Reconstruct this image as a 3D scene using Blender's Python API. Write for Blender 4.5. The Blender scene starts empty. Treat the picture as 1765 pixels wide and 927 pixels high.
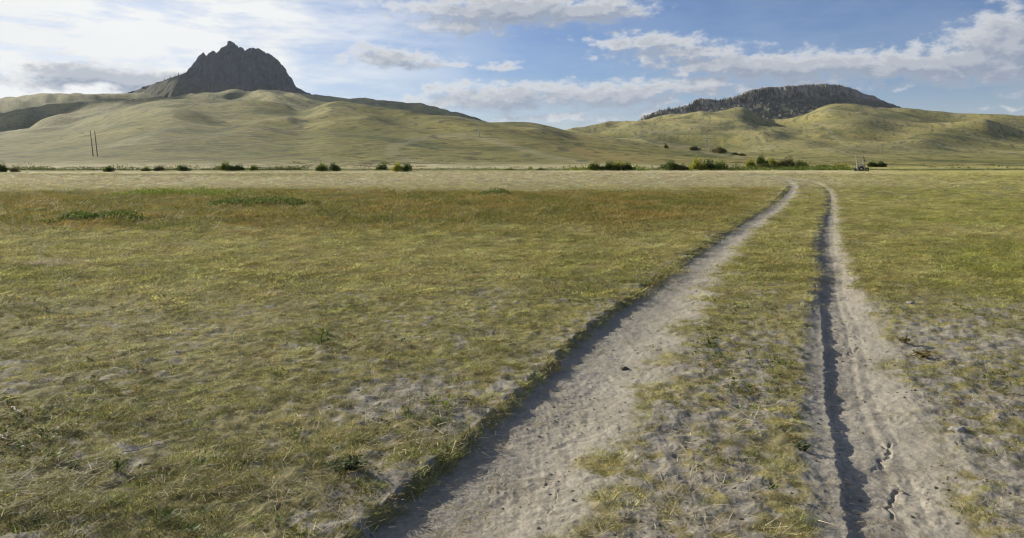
import bpy, math, random
import numpy as np
R = math.radians
rng = np.random.default_rng(7)
random.seed(7)
sc = bpy.context.scene
col = sc.collection

# ------------------------------------------------------------------ camera and place constants
F = 900.0            # focal length in units of a 1200-wide picture
CX, HY = 600.0, 150.0
EYE = 1.68            # eye height, metres
KV = 1.12             # heights against the picture's rows
SUN_AZ, SUN_EL = -54.0, 19.5    # degrees, azimuth from +Y (negative: towards -X)

cam = bpy.data.cameras.new('camera')
co = bpy.data.objects.new('camera', cam)
col.objects.link(co)
sc.camera = co
co.location = (0, 0, EYE)
co.rotation_euler = (math.pi / 2, 0, 0)
cam.sensor_width = 36
cam.lens = 36 * F / 1200
cam.shift_y = -(269 - 158) / 1024
cam.clip_start = 0.1
cam.clip_end = 60000

# ------------------------------------------------------------------ helpers
def tag(o, label=None, cat=None, group=None, kind=None):
    if label: o['label'] = label
    if cat: o['category'] = cat
    if group: o['group'] = group
    if kind: o['kind'] = kind
    return o

def empty(name, loc, rz=0.0):
    o = bpy.data.objects.new(name, None)
    o.location = loc
    o.rotation_euler = (0, 0, rz)
    o.empty_display_size = 0.2
    col.objects.link(o)
    return o

def link(name, me, parent=None):
    o = bpy.data.objects.new(name, me)
    col.objects.link(o)
    if parent: o.parent = parent
    return o

def mesh_np(name, V, Fc, mat=None, smooth=True):
    """V (n,3), Fc (m,k) with one face size."""
    V = np.asarray(V, np.float32); Fc = np.asarray(Fc, np.int32)
    me = bpy.data.meshes.new(name)
    me.vertices.add(len(V)); me.vertices.foreach_set('co', V.ravel())
    k = Fc.shape[1]
    me.loops.add(Fc.size); me.loops.foreach_set('vertex_index', Fc.ravel())
    me.polygons.add(len(Fc))
    me.polygons.foreach_set('loop_start', np.arange(0, Fc.size, k, dtype=np.int32))
    me.polygons.foreach_set('loop_total', np.full(len(Fc), k, np.int32))
    me.polygons.foreach_set('use_smooth', np.full(len(Fc), smooth))
    me.update(calc_edges=True)
    if mat: me.materials.append(mat)
    return me

def set_col(me, rgb, name='tint'):
    a = me.attributes.new(name, 'FLOAT_COLOR', 'POINT')
    c = np.ones((len(rgb), 4), np.float32); c[:, :3] = rgb
    a.data.foreach_set('color', c.ravel())

def _hash(ix, iy, seed):
    h = (ix.astype(np.uint32) * np.uint32(374761393) + iy.astype(np.uint32) * np.uint32(668265263)
         + np.uint32((seed * 2246822519) & 0xffffffff))
    h = (h ^ (h >> np.uint32(13))) * np.uint32(1274126177)
    h = h ^ (h >> np.uint32(16))
    return h

def noise(x, y, seed=0):
    """gradient noise, about -1..1"""
    x = np.asarray(x, np.float64); y = np.asarray(y, np.float64)
    xi = np.floor(x); yi = np.floor(y)
    fx = (x - xi).astype(np.float32); fy = (y - yi).astype(np.float32)
    xi = xi.astype(np.int64); yi = yi.astype(np.int64)
    u = fx * fx * fx * (fx * (fx * 6 - 15) + 10); v = fy * fy * fy * (fy * (fy * 6 - 15) + 10)
    def g(dx, dy):
        a = _hash(xi + dx, yi + dy, seed).astype(np.float32) * np.float32(2 * math.pi / 4294967296.0)
        return np.cos(a) * (fx - dx) + np.sin(a) * (fy - dy)
    a = g(0, 0); b = g(1, 0); c = g(0, 1); d = g(1, 1)
    return ((a + u * (b - a)) * (1 - v) + (c + u * (d - c)) * v) * 1.5

def fbm(x, y, seed=0, oct=4, gain=0.5, lac=2.03):
    s = 0; a = 1.0; t = 0
    for i in range(oct):
        s = s + a * noise(x, y, seed + i * 17); t += a
        a *= gain; x = x * lac + 3.7; y = y * lac - 1.3
    return s / t

def ridged(x, y, seed=0, oct=4):
    s = 0; a = 1.0; t = 0
    for i in range(oct):
        s = s + a * (1 - 2 * np.abs(noise(x, y, seed + i * 13))); t += a
        a *= 0.5; x = x * 2.07 + 1.9; y = y * 2.07 - 4.1
    return s / t

def sstep(a, b, x):
    t = np.clip((x - a) / (b - a), 0, 1)
    return t * t * (3 - 2 * t)

def mix(a, b, t):
    t = np.asarray(t)[..., None] if np.ndim(t) else t
    return np.asarray(a) * (1 - t) + np.asarray(b) * t

def P(px, py, z=0.0):
    """point on the plain that a picture position looks at"""
    Y = F * (EYE - z) / ((py - HY) * KV)
    return (px - CX) * Y / F, Y

# ------------------------------------------------------------------ materials
def nodes_of(m):
    m.use_nodes = True
    nt = m.node_tree; nt.nodes.clear()
    return nt, nt.nodes.new, nt.links.new

def solid(name, rgb, rough=0.8, vary=0.25, scale=8.0, bump=0.0, metal=0.0):
    m = bpy.data.materials.new(name)
    nt, N, L = nodes_of(m)
    out = N('ShaderNodeOutputMaterial'); b = N('ShaderNodeBsdfPrincipled')
    b.inputs['Roughness'].default_value = rough; b.inputs['Metallic'].default_value = metal
    b.inputs['Specular IOR Level'].default_value = 0.25
    t = N('ShaderNodeTexNoise'); t.inputs['Scale'].default_value = scale; t.inputs['Detail'].default_value = 5
    tc = N('ShaderNodeTexCoord'); L(tc.outputs['Object'], t.inputs['Vector'])
    r = N('ShaderNodeValToRGB')
    r.color_ramp.elements[0].position = 0.3; r.color_ramp.elements[1].position = 0.7
    r.color_ramp.elements[0].color = [c * (1 - vary) for c in rgb] + [1]
    r.color_ramp.elements[1].color = [min(1, c * (1 + vary)) for c in rgb] + [1]
    L(t.outputs['Fac'], r.inputs['Fac']); L(r.outputs['Color'], b.inputs['Base Color'])
    if bump:
        bp = N('ShaderNodeBump'); bp.inputs['Strength'].default_value = 0.6; bp.inputs['Distance'].default_value = bump
        L(t.outputs['Fac'], bp.inputs['Height']); L(bp.outputs['Normal'], b.inputs['Normal'])
    L(b.outputs['BSDF'], out.inputs['Surface'])
    return m

def leaf_mat(name, rgb, trans=0.35, vary=0.35, instancer=False, rough=0.65):
    m = bpy.data.materials.new(name)
    nt, N, L = nodes_of(m)
    out = N('ShaderNodeOutputMaterial'); b = N('ShaderNodeBsdfPrincipled'); tr = N('ShaderNodeBsdfTranslucent')
    b.inputs['Roughness'].default_value = rough; b.inputs['Specular IOR Level'].default_value = 0.2
    if instancer:
        a = N('ShaderNodeAttribute'); a.attribute_type = 'INSTANCER'; a.attribute_name = 'tint'
        g = N('ShaderNodeAttribute'); g.attribute_type = 'GEOMETRY'; g.attribute_name = 'shade'
        mu = N('ShaderNodeMix'); mu.data_type = 'RGBA'; mu.blend_type = 'MULTIPLY'; mu.inputs[0].default_value = 1
        L(a.outputs['Color'], mu.inputs[6]); L(g.outputs['Color'], mu.inputs[7])
        c = mu.outputs[2]
    else:
        a = N('ShaderNodeAttribute'); a.attribute_name = 'tint'
        mu = N('ShaderNodeMix'); mu.data_type = 'RGBA'; mu.blend_type = 'MULTIPLY'; mu.inputs[0].default_value = 1
        mu.inputs[6].default_value = (*rgb, 1); L(a.outputs['Color'], mu.inputs[7])
        c = mu.outputs[2]
    L(c, b.inputs['Base Color']); L(c, tr.inputs['Color'])
    ms = N('ShaderNodeMixShader'); ms.inputs[0].default_value = trans
    L(b.outputs['BSDF'], ms.inputs[1]); L(tr.outputs['BSDF'], ms.inputs[2]); L(ms.outputs['Shader'], out.inputs['Surface'])
    return m

def terrain_mat(name, fine, bumpd, scale):
    """tint attribute times two scales of speckle, with a bump"""
    m = bpy.data.materials.new(name)
    nt, N, L = nodes_of(m)
    out = N('ShaderNodeOutputMaterial'); b = N('ShaderNodeBsdfPrincipled')
    b.inputs['Roughness'].default_value = 0.95; b.inputs['Specular IOR Level'].default_value = 0.1
    a = N('ShaderNodeAttribute'); a.attribute_name = 'tint'
    tc = N('ShaderNodeTexCoord')
    t = N('ShaderNodeTexNoise'); t.inputs['Scale'].default_value = scale; t.inputs['Detail'].default_value = 8; t.inputs['Roughness'].default_value = 0.65
    L(tc.outputs['Object'], t.inputs['Vector'])
    mr = N('ShaderNodeMapRange'); mr.inputs[1].default_value = 0.3; mr.inputs[2].default_value = 0.7
    mr.inputs[3].default_value = 1 - fine; mr.inputs[4].default_value = 1 + fine
    L(t.outputs['Fac'], mr.inputs[0])
    mu = N('ShaderNodeVectorMath'); mu.operation = 'SCALE'
    L(a.outputs['Color'], mu.inputs[0]); L(mr.outputs[0], mu.inputs['Scale'])
    L(mu.outputs[0], b.inputs['Base Color'])
    bp = N('ShaderNodeBump'); bp.inputs['Strength'].default_value = 0.8; bp.inputs['Distance'].default_value = bumpd
    L(t.outputs['Fac'], bp.inputs['Height']); L(bp.outputs['Normal'], b.inputs['Normal'])
    L(b.outputs['BSDF'], out.inputs['Surface'])
    return m

# ------------------------------------------------------------------ the two ruts, as edges X(Y)
def edge(pts):
    pts = sorted(pts, key=lambda p: -p[1])
    xy = np.array([P(a, b) for a, b in pts])
    o = np.argsort(xy[:, 1]); xy = xy[o]
    Y = xy[:, 1]; X = xy[:, 0]
    # extrapolate towards and past the camera along the near direction
    k = (X[1] - X[0]) / (Y[1] - Y[0])
    Y = np.concatenate([[-40, Y[0] - 1.0], Y]); X = np.concatenate([[X[0] + k * 0.8 * (-40 - Y[1 + 1])], [X[0] - k], X])
    d = np.diff(X) / np.diff(Y); h = np.diff(Y)
    m = np.zeros_like(X); m[1:-1] = (d[:-1] * h[1:] + d[1:] * h[:-1]) / (h[1:] + h[:-1]); m[0] = d[0]; m[-1] = d[-1]
    def f(y):
        y = np.clip(np.asarray(y, float), Y[0], Y[-1])
        i = np.clip(np.searchsorted(Y, y) - 1, 0, len(Y) - 2)
        t = (y - Y[i]) / h[i]; t2 = t * t; t3 = t2 * t
        return (2*t3-3*t2+1)*X[i] + (t3-2*t2+t)*h[i]*m[i] + (-2*t3+3*t2)*X[i+1] + (t3-t2)*h[i]*m[i+1]
    return f
LL = edge([(455,507),(530,448),(595,400),(632,370),(668,340),(705,315),(742,290),(778,266),(812,245),(838,230),(851,222),(879,208),(899,197.6),(912,190),(921,183),(924,178.5),(922,175),(914,172),(896,169.4),(872,167.4)])
LR = edge([(705,507),(735,450),(768,400),(790,370),(805,340),(825,315),(842,290),(858,266),(875,245),(886,230),(900,220),(921,204),(934,191),(937,183),(936,178.5),(932,175),(924,172),(906,169.4),(882,167.4)])
RL = edge([(935,507),(926,456),(933,414),(934,395),(933,361),(938,326),(946,283),(947.5,240),(949,231),(955,215),(961,204),(964.5,192),(964,183),(958,177.5),(948,174),(934,171.2),(912,169)])
RS = edge([(988,507),(980,456),(971,414),(968,390),(965,343),(961,292),(960,250),(960,235),(963,215),(967,204),(969,192),(967.5,183),(961,177.5),(951,174),(937,171.2),(915,169)])
RR = edge([(1155,507),(1128,465),(1108,439),(1078,414),(1064,395),(1055,369),(1040,326),(1017,300),(1003.6,257),(993,245),(990,231),(988,218),(985.6,204),(982,191),(976,183),(966,177.5),(956,174),(941,171.2),(919,169)])

Y_END = 78.0
def rut_fields(X, Y):
    """depth (m, positive down) and dirt amount 0..1"""
    wob = 0.022 * noise(X * 1.7, Y * 1.7, 5) + 0.03 * noise(X * 6, Y * 6, 6) + .022 * noise(X * 17, Y * 17, 7)
    near = 1 - sstep(Y_END - 22, Y_END, Y)
    ll, lr, rl, rs, rr = LL(Y), LR(Y), RL(Y), RS(Y), RR(Y)
    wl = lr - ll
    s = X - ll + wob
    bank = sstep(0.0, 0.04, s) * 0.045 + sstep(0.03, 0.13, s) * 0.03
    rise = 1 - sstep(0.45, 1.1, s / wl)
    dl = bank * rise * near
    dirtL = sstep(0.04, 0.12, s) * (1 - sstep(0.75, 1.08, s / wl + 0.5 * fbm(X * 2.2, Y * 2.2, 8, 3)))
    s1 = X - rl + wob; s2 = X - rs + 0.3 * wob + .016 * noise(X * 15, Y * 11, 15) + .012 * noise(X * 34, Y * 30, 16); wr = rr - rs
    d2 = sstep(0.0, 0.2, s1) * (.02 + .05 * sstep(6, 12, Y)) + sstep(-0.005, 0.03, s2) * .045 * np.clip(.75 + .45 * noise(Y * 1.3, Y * 0 + 2.5, 17) + .3 * noise(Y * 5, Y * 0 + 7.5, 18), .2, 1.2)
    d2 = d2 * (1 - sstep(0.3, 1.15, s2 / wr)) * near
    # tyre marks inside
    tm = s2 / wr + .03 * noise(Y * .8, Y * 0, 12)
    d2 = d2 + near * 0.0035 * (np.exp(-((tm - 0.38) / 0.03) ** 2) - np.exp(-((tm - 0.46) / 0.03) ** 2) + 0.8 * np.exp(-((tm - 0.56) / 0.03) ** 2)) * (s2 > 0)
    dirtR = sstep(0.0, 0.12, s1 + 0.08 * noise(X * 9, Y * 9, 3)) * (1 - sstep(0.72, 1.1, tm + 0.45 * fbm(X * 2.0, Y * 2.0, 9, 3)))
    far = 1 - sstep(Y_END - 8, Y_END + 12, Y)
    behind = Y > -30
    return dl * behind, d2 * behind, dirtL * far * behind, dirtR * far * behind

# cracks and holes broken into the crust of the right rut
def seglist(pts): return [P(a, b) for a, b in pts]
CRACKS = [(seglist([(985,336),(993,340),(1000,344)]), .008), (seglist([(974,348),(983,349.5),(991,349),(998,346),(1007,342.6)]), .013),
          (seglist([(1031,440),(1040,446),(1044,452),(1036,457),(1030,463),(1022,465)]), .012), (seglist([(1043,441),(1036,443)]), .012),
          (seglist([(1052,484),(1047,493),(1042,500),(1041,507),(1046,516)]), .013), (seglist([(1000,470),(1005,474)]), .012),
          (seglist([(640,520),(652,500),(656,488)]), .006), (seglist([(560,470),(575,462),(590,466)]), .006)]
def crack_depth(X, Y):
    d = np.zeros_like(X)
    jx = X + 0.02 * noise(X * 14, Y * 14, 31); jy = Y + 0.03 * noise(X * 14, Y * 14, 32)
    for pts, w in CRACKS:
        for (x0, y0), (x1, y1) in zip(pts[:-1], pts[1:]):
            vx, vy = x1 - x0, y1 - y0
            t = np.clip(((jx - x0) * vx + (jy - y0) * vy) / (vx * vx + vy * vy), 0, 1)
            q = np.hypot(jx - x0 - t * vx, jy - y0 - t * vy)
            d = np.maximum(d, (1 - sstep(w * 0.2, w * .75, q)) * w)
    return d

# ------------------------------------------------------------------ the hills: crest lines by direction and distance
def prof(s):
    a = np.array([tuple(map(float, p.split(':'))) for p in s.split()])
    return lambda px: np.interp(px, a[:, 0], a[:, 1])
def sprof(s, sig=7.0):
    f = prof(s); g = np.arange(-950, 2450, 1.0); k = np.exp(-(np.arange(-30, 31) / sig) ** 2 / 2); k /= k.sum()
    v = np.convolve(np.pad(f(g), 30, mode='edge'), k, mode='valid')
    return lambda px: np.interp(px, g, v)
pM = sprof('-900:140 -300:134 0:128 40:124 80:118 100:113 130:106 160:98.5 190:95.5 220:98 250:101 285:104 320:105.5 338:106.5 352:107.5 362:105.5 372:103 386:100 412:102 431:103 462:107 493:110 525:114 562:118 600:118.7 625:119.5 650:124 675:130 712:134 750:137.5 775:140 820:143.5 850:147 900:150.5 1200:150.5 1500:150 2400:150')
pD = sprof('-900:6 0:5 150:5 190:4 300:4 350:5 386:9 640:9 700:6 820:3 900:-8 2400:-6')
pN = sprof('-900:120 -300:112 0:107 40:103 80:100 120:97.5 150:96 180:95 215:92 240:88 270:85.3 310:86 345:89 365:93 386:99 412:105 462:111 525:117 584:122 640:126 665:125 690:122 720:119.5 745:115.6 790:111 836:106.5 862:102 875:101 882:109 890:114 904:116 927:115 940:111 949:107.6 962:102 972:99 984:98.5 1017:100.4 1063:103 1100:106.5 1130:108 1160:107.5 1200:109 1400:116 2400:126')
pR = sprof('-900:100 -200:92 0:90 30:88 60:86.6 140:86.4 160:86.5 370:88 400:91 431:92 462:93.5 493:97 525:104 555:112 584:118 600:121 640:127 690:126 720:123 800:114 900:114 1000:110 1060:106 1100:110 1200:113 2400:128')
pF = prof('-900:130 560:130 583:120.5 592:116.5 602:114 611:115 622:119 640:130 2400:130')
STEEP = [(330, 600, 75, 22, 70, 8), (238, 680, 60, 20, 70, 7), (335, 400, 55, 18, 45, 3.6), (362, 960, 60, 20, 80, 9), (470, 520, 60, 24, 60, 5), (560, 430, 60, 26, 50, 4), (905, 1080, 50, 22, 90, 8), (1075, 980, 70, 30, 90, 8), (1150, 1150, 60, 26, 90, 8)]
KNOLLS = [(300, 560, 46, 70, 4), (250, 820, 44, 80, 5), (120, 1150, 34, 110, 13), (60, 1050, 30, 90, 11), (20, 1250, 26, 110, 13),
          (395, 560, 34, 55, 3.5), (430, 420, 30, 50, 3.5), (520, 480, 34, 60, 5), (575, 380, 40, 45, 3.5), (300, 330, 34, 36, 2.6), (215, 420, 32, 45, 3),
          (945, 1000, 26, 90, 6), (1010, 1150, 34, 120, 8), (820, 1150, 40, 120, 8),
          (760, 1050, 34, 90, 6), (1100, 1050, 44, 110, 7), (1160, 1200, 40, 110, 8), (985, 850, 40, 70, 4), (1080, 760, 46, 60, 3.5)]
KY = np.array([132., 330., 700., 950., 1500., 1800., 2300., 3200., 5000., 6200.])

def relief(X, Y, D, px):
    # long spurs and draws, larger with distance
    wx = X + 45 * noise(X / 230, Y / 230, 41) + 9 * noise(X / 60, Y / 60, 40); wy = Y + 45 * noise(X / 230, Y / 230, 42)
    amp = sstep(135, 420, D) * (1 - sstep(640, 1000, px) * 0.25)
    nearw = 1 - sstep(800, 1200, D); farw = 1 - nearw
    a_, b_ = 0.8 * wx + 0.6 * wy, -0.6 * wx + 0.8 * wy
    reln = (ridged(a_ / 95, b_ / 230, 43, 2) - 0.1) * 4.8 + (ridged(a_ / 48, b_ / 170, 44, 2) - .1) * .9 + noise(wx / 15, wy / 32, 48) * 0.22
    relf = (ridged(a_ / 185, b_ / 420, 53, 2) - 0.1) * 13.0 + (ridged(a_ / 80, b_ / 230, 54, 2) - .1) * 6.5 + noise(a_ / 30, b_ / 60, 55) * .8
    reln = reln * (1 - .4 * np.exp(-((D - 700) / 120) ** 2))
    return reln * nearw * (0.45 + 0.55 * sstep(250, 600, D)) + relf * farw, amp

def hills(X, Y):
    r = np.hypot(X, Y); th = np.arctan2(X, Y)
    tc = np.clip(th, -R(62), R(62))
    px = CX + F * np.tan(tc)
    D = r * np.cos(tc)
    m = pM(px); n = pN(px); q = pR(px); f = pF(px)
    def z(py, y): return EYE + (HY - py) * KV / F * y
    K = [np.full_like(px, 0.0) + 0.0 * px]
    zM = z(m, 700.0)
    K.append(0.30 * zM + 0.4)
    K += [zM, z(m + pD(px), 950.), z(n, 1500.), z(n + 4, 1800.), z(q, 2300.), z(q + 14, 3200.), z(f, 5000.), np.full_like(px, 10.)]
    K = np.stack(K)
    h = np.diff(KY)[:, None]; d = np.diff(K, axis=0) / h
    M = np.zeros_like(K)
    prod = d[:-1] * d[1:]
    with np.errstate(divide='ignore', invalid='ignore'):
        hm = np.where(prod > 0, 2 * prod / (d[:-1] + d[1:]), 0)
    M[1:-1] = hm; M[0] = 0.0; M[-1] = d[-1]
    y = np.clip(D, KY[0], KY[-1])
    i = np.clip(np.searchsorted(KY, y) - 1, 0, len(KY) - 2)
    j = np.arange(len(px))
    H = np.diff(KY)[i]; t = (y - KY[i]) / H; t2 = t * t; t3 = t2 * t
    zz = (2*t3-3*t2+1)*K[i, j] + (t3-2*t2+t)*H*M[i, j] + (-2*t3+3*t2)*K[i+1, j] + (t3-t2)*H*M[i+1, j]
    rel, amp = relief(X, Y, D, px)
    zz = zz + amp * rel
    # knolls and draws the picture shows, each at its own place: px, distance, half width px, half depth m, height m
    for (kp, kd, kw, kl, kh) in KNOLLS:
        zz = zz + kh * np.exp(-((px - kp) / kw) ** 2 - ((D - kd) / kl) ** 2)
    for (kp, kd, kl_, kr_, kl, kh) in STEEP:          # knolls with a steep right-hand face
        zz = zz + kh * np.exp(-((px - kp) / np.where(px < kp, kl_, kr_)) ** 2 - ((D - kd) / np.where(D < kd, kl * .6, kl)) ** 2)
    back = 1 - sstep(R(75), R(110), np.abs(th))
    return zz * back

def creek(X, Y):
    c = 112 + 5 * noise(X / 55, 0 * X, 61) + 2 * noise(X / 17, 0 * X, 62) 
    d = np.abs(Y - c)
    return -0.75 * (1 - sstep(2.0, 7.0, d))

def plain(X, Y):
    r = np.hypot(X, Y)
    z = 0.05 * fbm(X / 9, Y / 9, 21, 3) * sstep(6, 20, r) * (1 - sstep(200, 400, r))
    return z + creek(X, Y)

def grass_amount(X, Y, dirt):
    """0 bare .. 1 closed sward"""
    b = .38 * fbm(X * 1.1, Y * 1.1, 71, 3) + .85 * fbm(X * 7.5, Y * 7.5, 72, 4, .65)
    mid = sstep(LR(Y) - .1, LR(Y) + .2, X) * (1 - sstep(RL(Y) - .3, RL(Y), X)) * (1 - sstep(5.0, 9.0, Y))
    rgt = sstep(RR(Y) - .2, RR(Y) + .1, X) * (1 - sstep(6.0, 11.0, Y)) * (1 - sstep(3.0, 5.0, X - RR(Y)))
    lft = np.exp(-((X + 0.75) / 0.5) ** 2 - ((Y - 5.3) / 0.5) ** 2) + (1 - sstep(0.0, 0.5, LL(Y) - X)) * (X < LL(Y)) * 0.5
    thr = -0.50 + .16 * (1 - sstep(8, 16, Y)) + 0.36 * mid + 0.34 * rgt + 0.6 * np.clip(lft, 0, 1)
    g = sstep(thr, thr + 0.25, b)
    return g * (1 - dirt)

def height(X, Y, detail=True):
    z = plain(X, Y) + hills(X, Y)
    if detail:
        r = np.hypot(X, Y); n = r < 75
        if n.any():
            x, y = X[n], Y[n]
            dl, dr, tl, tr = rut_fields(x, y); dirt = np.maximum(tl, tr)
            w = 1 - sstep(30, 70, r[n])
            mic = (0.016 * fbm(x * 2.6, y * 2.6, 81, 3) + 0.016 * noise(x * 9, y * 9, 85)) * (1 - 0.75 * dirt) * w
            mic += dirt * w * (0.008 * fbm(x * 4, y * 4, 86, 3) + 0.008 * ridged(x * 11, y * 11, 88, 3) * (0.4 + 0.6 * sstep(-.2, .4, noise(x * 1.1, y * 1.1, 90))))
            mic += w * (1 - dirt) * .005 * ridged(x * 21, y * 21, 91, 2)
            z[n] = z[n] - np.maximum(dl, dr) + mic - crack_depth(x, y) * w
    return z

S = np.array
STRAW, OLIVE, GREEN = S([.58, .50, .20]), S([.36, .34, .09]), S([.15, .19, .045])
SOIL, RUST, PALE, DIRT = S([.29, .265, .215]), S([.26, .19, .065]), S([.60, .52, .32]), S([.33, .30, .24])

def sward(X, Y):
    """colour of the grass cover itself"""
    r = np.hypot(X, Y)
    a = fbm(X / 3.1, Y / 3.1, 101, 4); b = fbm(X / 14, Y / 9, 102, 3); c = fbm(X * 0.9, Y * 0.9, 103, 3)
    k = mix(STRAW, OLIVE, np.clip(0.5 + 0.8 * a + 0.35 * c, 0, 1))
    k = mix(k, GREEN, np.clip(0.15 + 0.9 * c - 0.25, 0, 0.75))
    # pale straw far plain, golden weeds in the middle distance on the left of the track
    k = mix(k, PALE * S([1, 1, .95]), sstep(36, 52, Y + 6 * b) * np.clip(0.95 + 0.25 * a, 0, 1) * (1 - sstep(9, 30, X - 0.27 * Y)))
    g = sstep(16, 22, Y + 5 * b) * (1 - sstep(34, 42, Y + 6 * b)) * (1 - sstep(-3, 4, X - 0.26 * Y))
    k = mix(k, mix(RUST, S([.20, .19, .045]), np.clip(.5 + 1.4 * a, 0, 1)), g * np.clip(0.55 + 0.6 * c, 0, 1))
    k = mix(k, S([.20, .20, .06]), .5 * (1 - sstep(3.2, 7, Y)) * (1 - sstep(-1.6, .2, X)) * (Y > -5))  # darker green near-left grass, the corner's dimming put into its colour
    # right of the track greener
    rt = sstep(0, 2.5, X - RR(np.clip(Y, -30, 60))) * (1 - sstep(60, 100, Y))
    k = mix(k, OLIVE * S([1.05, 1.12, .9]), rt * np.clip(.4 + .7 * a, 0, .8))
    # green strip before the creek
    gs = np.exp(-((Y - 100 - 6 * b) / 7) ** 2) * (1 - sstep(-8, 22, X))
    gs = np.maximum(gs, .8 * np.exp(-((Y - 72 - 8 * b + 0.15 * X) / 7) ** 2) * (1 - sstep(-25, -8, X)))
    k = mix(k, S([.13, .155, .035]), np.clip(gs * (.75 + .5 * a), 0, .9))
    return k

def hill_col(X, Y, D, px, zn):
    a = fbm(X / 120, Y / 160, 111, 4); b = fbm(X / 38, Y / 60, 112, 4); c = fbm(X / 13, Y / 20, 113, 3)
    k = mix(S([.31, .262, .088]), S([.165, .165, .05]), np.clip(.45 + .9 * a + .4 * b, 0, 1))
    k = mix(k, S([.34, .235, .08]), np.clip(.1 + 1.1 * b, 0, .6) * np.exp(-((px - 690) / 130) ** 2) * (D < 1000))
    k = mix(k, S([.11, .14, .035]), np.clip(1.3 * c + .6 * b - .25, 0, .6))
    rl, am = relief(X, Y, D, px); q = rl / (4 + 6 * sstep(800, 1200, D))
    k = mix(k, S([.085, .095, .035]), np.clip((.2 - q) * 1.4, 0, .85) * am)  # green scrub in the draws, with the folds' shade darkened into the colour
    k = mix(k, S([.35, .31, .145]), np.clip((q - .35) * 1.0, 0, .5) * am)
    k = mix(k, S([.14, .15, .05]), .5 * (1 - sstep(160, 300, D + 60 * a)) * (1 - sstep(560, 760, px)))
    vein = sstep(.70, .9, ridged((X + 30 * noise(X / 70, Y / 70, 117)) / 150, (Y + 30 * noise(X / 70, Y / 70, 118)) / 260, 116, 2))
    k = mix(k, S([.085, .105, .035]), vein * .65)
    k = mix(k, S([.36, .32, .2]), .35 * sstep(.93, .99, 1 - np.abs(noise(X / 95 + 3, Y / 300, 119) - .1)))
    k = mix(k, S([.09, .095, .05]), sstep(.38, .5, noise(X / 7, Y / 16, 114)) * .7)
    grey = (1 - sstep(250, 420, px)) * .35  # left hills greyed, part of their shade put into the colour
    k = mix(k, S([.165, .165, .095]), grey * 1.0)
    return k

def ground_col(X, Y):
    r = np.hypot(X, Y); th = np.arctan2(X, Y); tc = np.clip(th, -R(62), R(62))
    D = r * np.cos(tc); px = CX + F * np.tan(tc)
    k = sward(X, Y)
    n = r < 90
    if n.any():
        x, y = X[n], Y[n]
        _, _, tl, tr = rut_fields(x, y); dirt = np.maximum(tl, tr)
        g = grass_amount(x, y, dirt)
        soil = mix(SOIL, DIRT, np.clip(dirt + .3 * noise(x * 2, y * 2, 121), 0, 1))
        soil = soil * (1 + .16 * fbm(x * 6, y * 6, 122, 4) + .14 * fbm(x * 1.3, y * 1.3, 123, 2))[:, None]
        thatch = mix(k[n], S([.115, .10, .05]), .68)
        k[n] = mix(soil, thatch, g * .9)
    hz = sstep(112, 190, D + 12 * noise(X / 30, Y / 30, 125))
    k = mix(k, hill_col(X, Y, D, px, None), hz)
    cr = 1 - sstep(3.0, 14.0, np.abs(Y - 2 - 112 - 5 * noise(X / 55, 0 * X, 61) - 2 * noise(X / 17, 0 * X, 62)))
    k = mix(k, S([.11, .13, .035]), cr * .85 * (Y > 0))
    return np.clip(k, .01, .8)

# ------------------------------------------------------------------ the ground sheet
ang = np.concatenate([np.arange(-180, -42, 3.0), np.arange(-42, -37, .5), np.arange(-37, 37, .078), np.arange(37, 42, .5), np.arange(42, 180, 3.0)])
# angle-even rings out to 100 m, then log-even
dn = np.arange(math.atan(EYE / 1.4), math.atan(EYE / 96.), -1 / (F * 1.0))
rad = np.concatenate([[.25, .5, .8, 1.0], EYE / np.tan(dn)])
rad = np.concatenate([rad, np.geomspace(97, 160, 60), np.geomspace(160, 2400, 330)[1:], np.geomspace(2400, 6200, 50)[1:]])
A, Rr = np.meshgrid(np.radians(ang), rad)
GX = (Rr * np.sin(A)).ravel(); GY = (Rr * np.cos(A)).ravel()
GZ = height(GX, GY)
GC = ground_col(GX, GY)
nr, na = A.shape
i0 = np.arange(nr - 1)[:, None] * na + np.arange(na)[None, :]
i1 = np.arange(nr - 1)[:, None] * na + (np.arange(na)[None, :] + 1) % na
quads = np.stack([i0, i0 + na, i1 + na, i1], -1).reshape(-1, 4)[:, ::-1].copy()
V = np.stack([GX, GY, GZ], 1).astype(np.float32)
# orientation
p = V[quads[len(quads) // 2]]
if np.cross(p[1] - p[0], p[2] - p[0])[2] < 0: quads = quads[:, ::-1].copy()
# vertex normals of the whole sheet, so that the pieces shade as one
fn = np.cross(V[quads[:, 2]] - V[quads[:, 0]], V[quads[:, 3]] - V[quads[:, 1]])
VN = np.zeros_like(V)
for k in range(4):
    for ax in range(3):
        VN[:, ax] += np.bincount(quads[:, k], fn[:, ax], len(V))
VN /= np.maximum(np.linalg.norm(VN, axis=1, keepdims=True), 1e-9)
cx = GX[quads].mean(1); cy = GY[quads].mean(1); cr_ = np.hypot(cx, cy)
which = np.zeros(len(quads), int)
nn = cr_ < 80
_, _, tl, tr = rut_fields(cx[nn], cy[nn])
w = which[nn]; w[(tl > .5)] = 1; w[(tr > .5) & (tl <= .5)] = 2; which[nn] = w
which[cr_ > 128] = 3
M_ground = terrain_mat('grassland', .28, .02, 14.0)
M_track = terrain_mat('packed_earth', .22, .012, 30.0)
M_hill = terrain_mat('hill_grass', .42, .9, .22)
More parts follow.
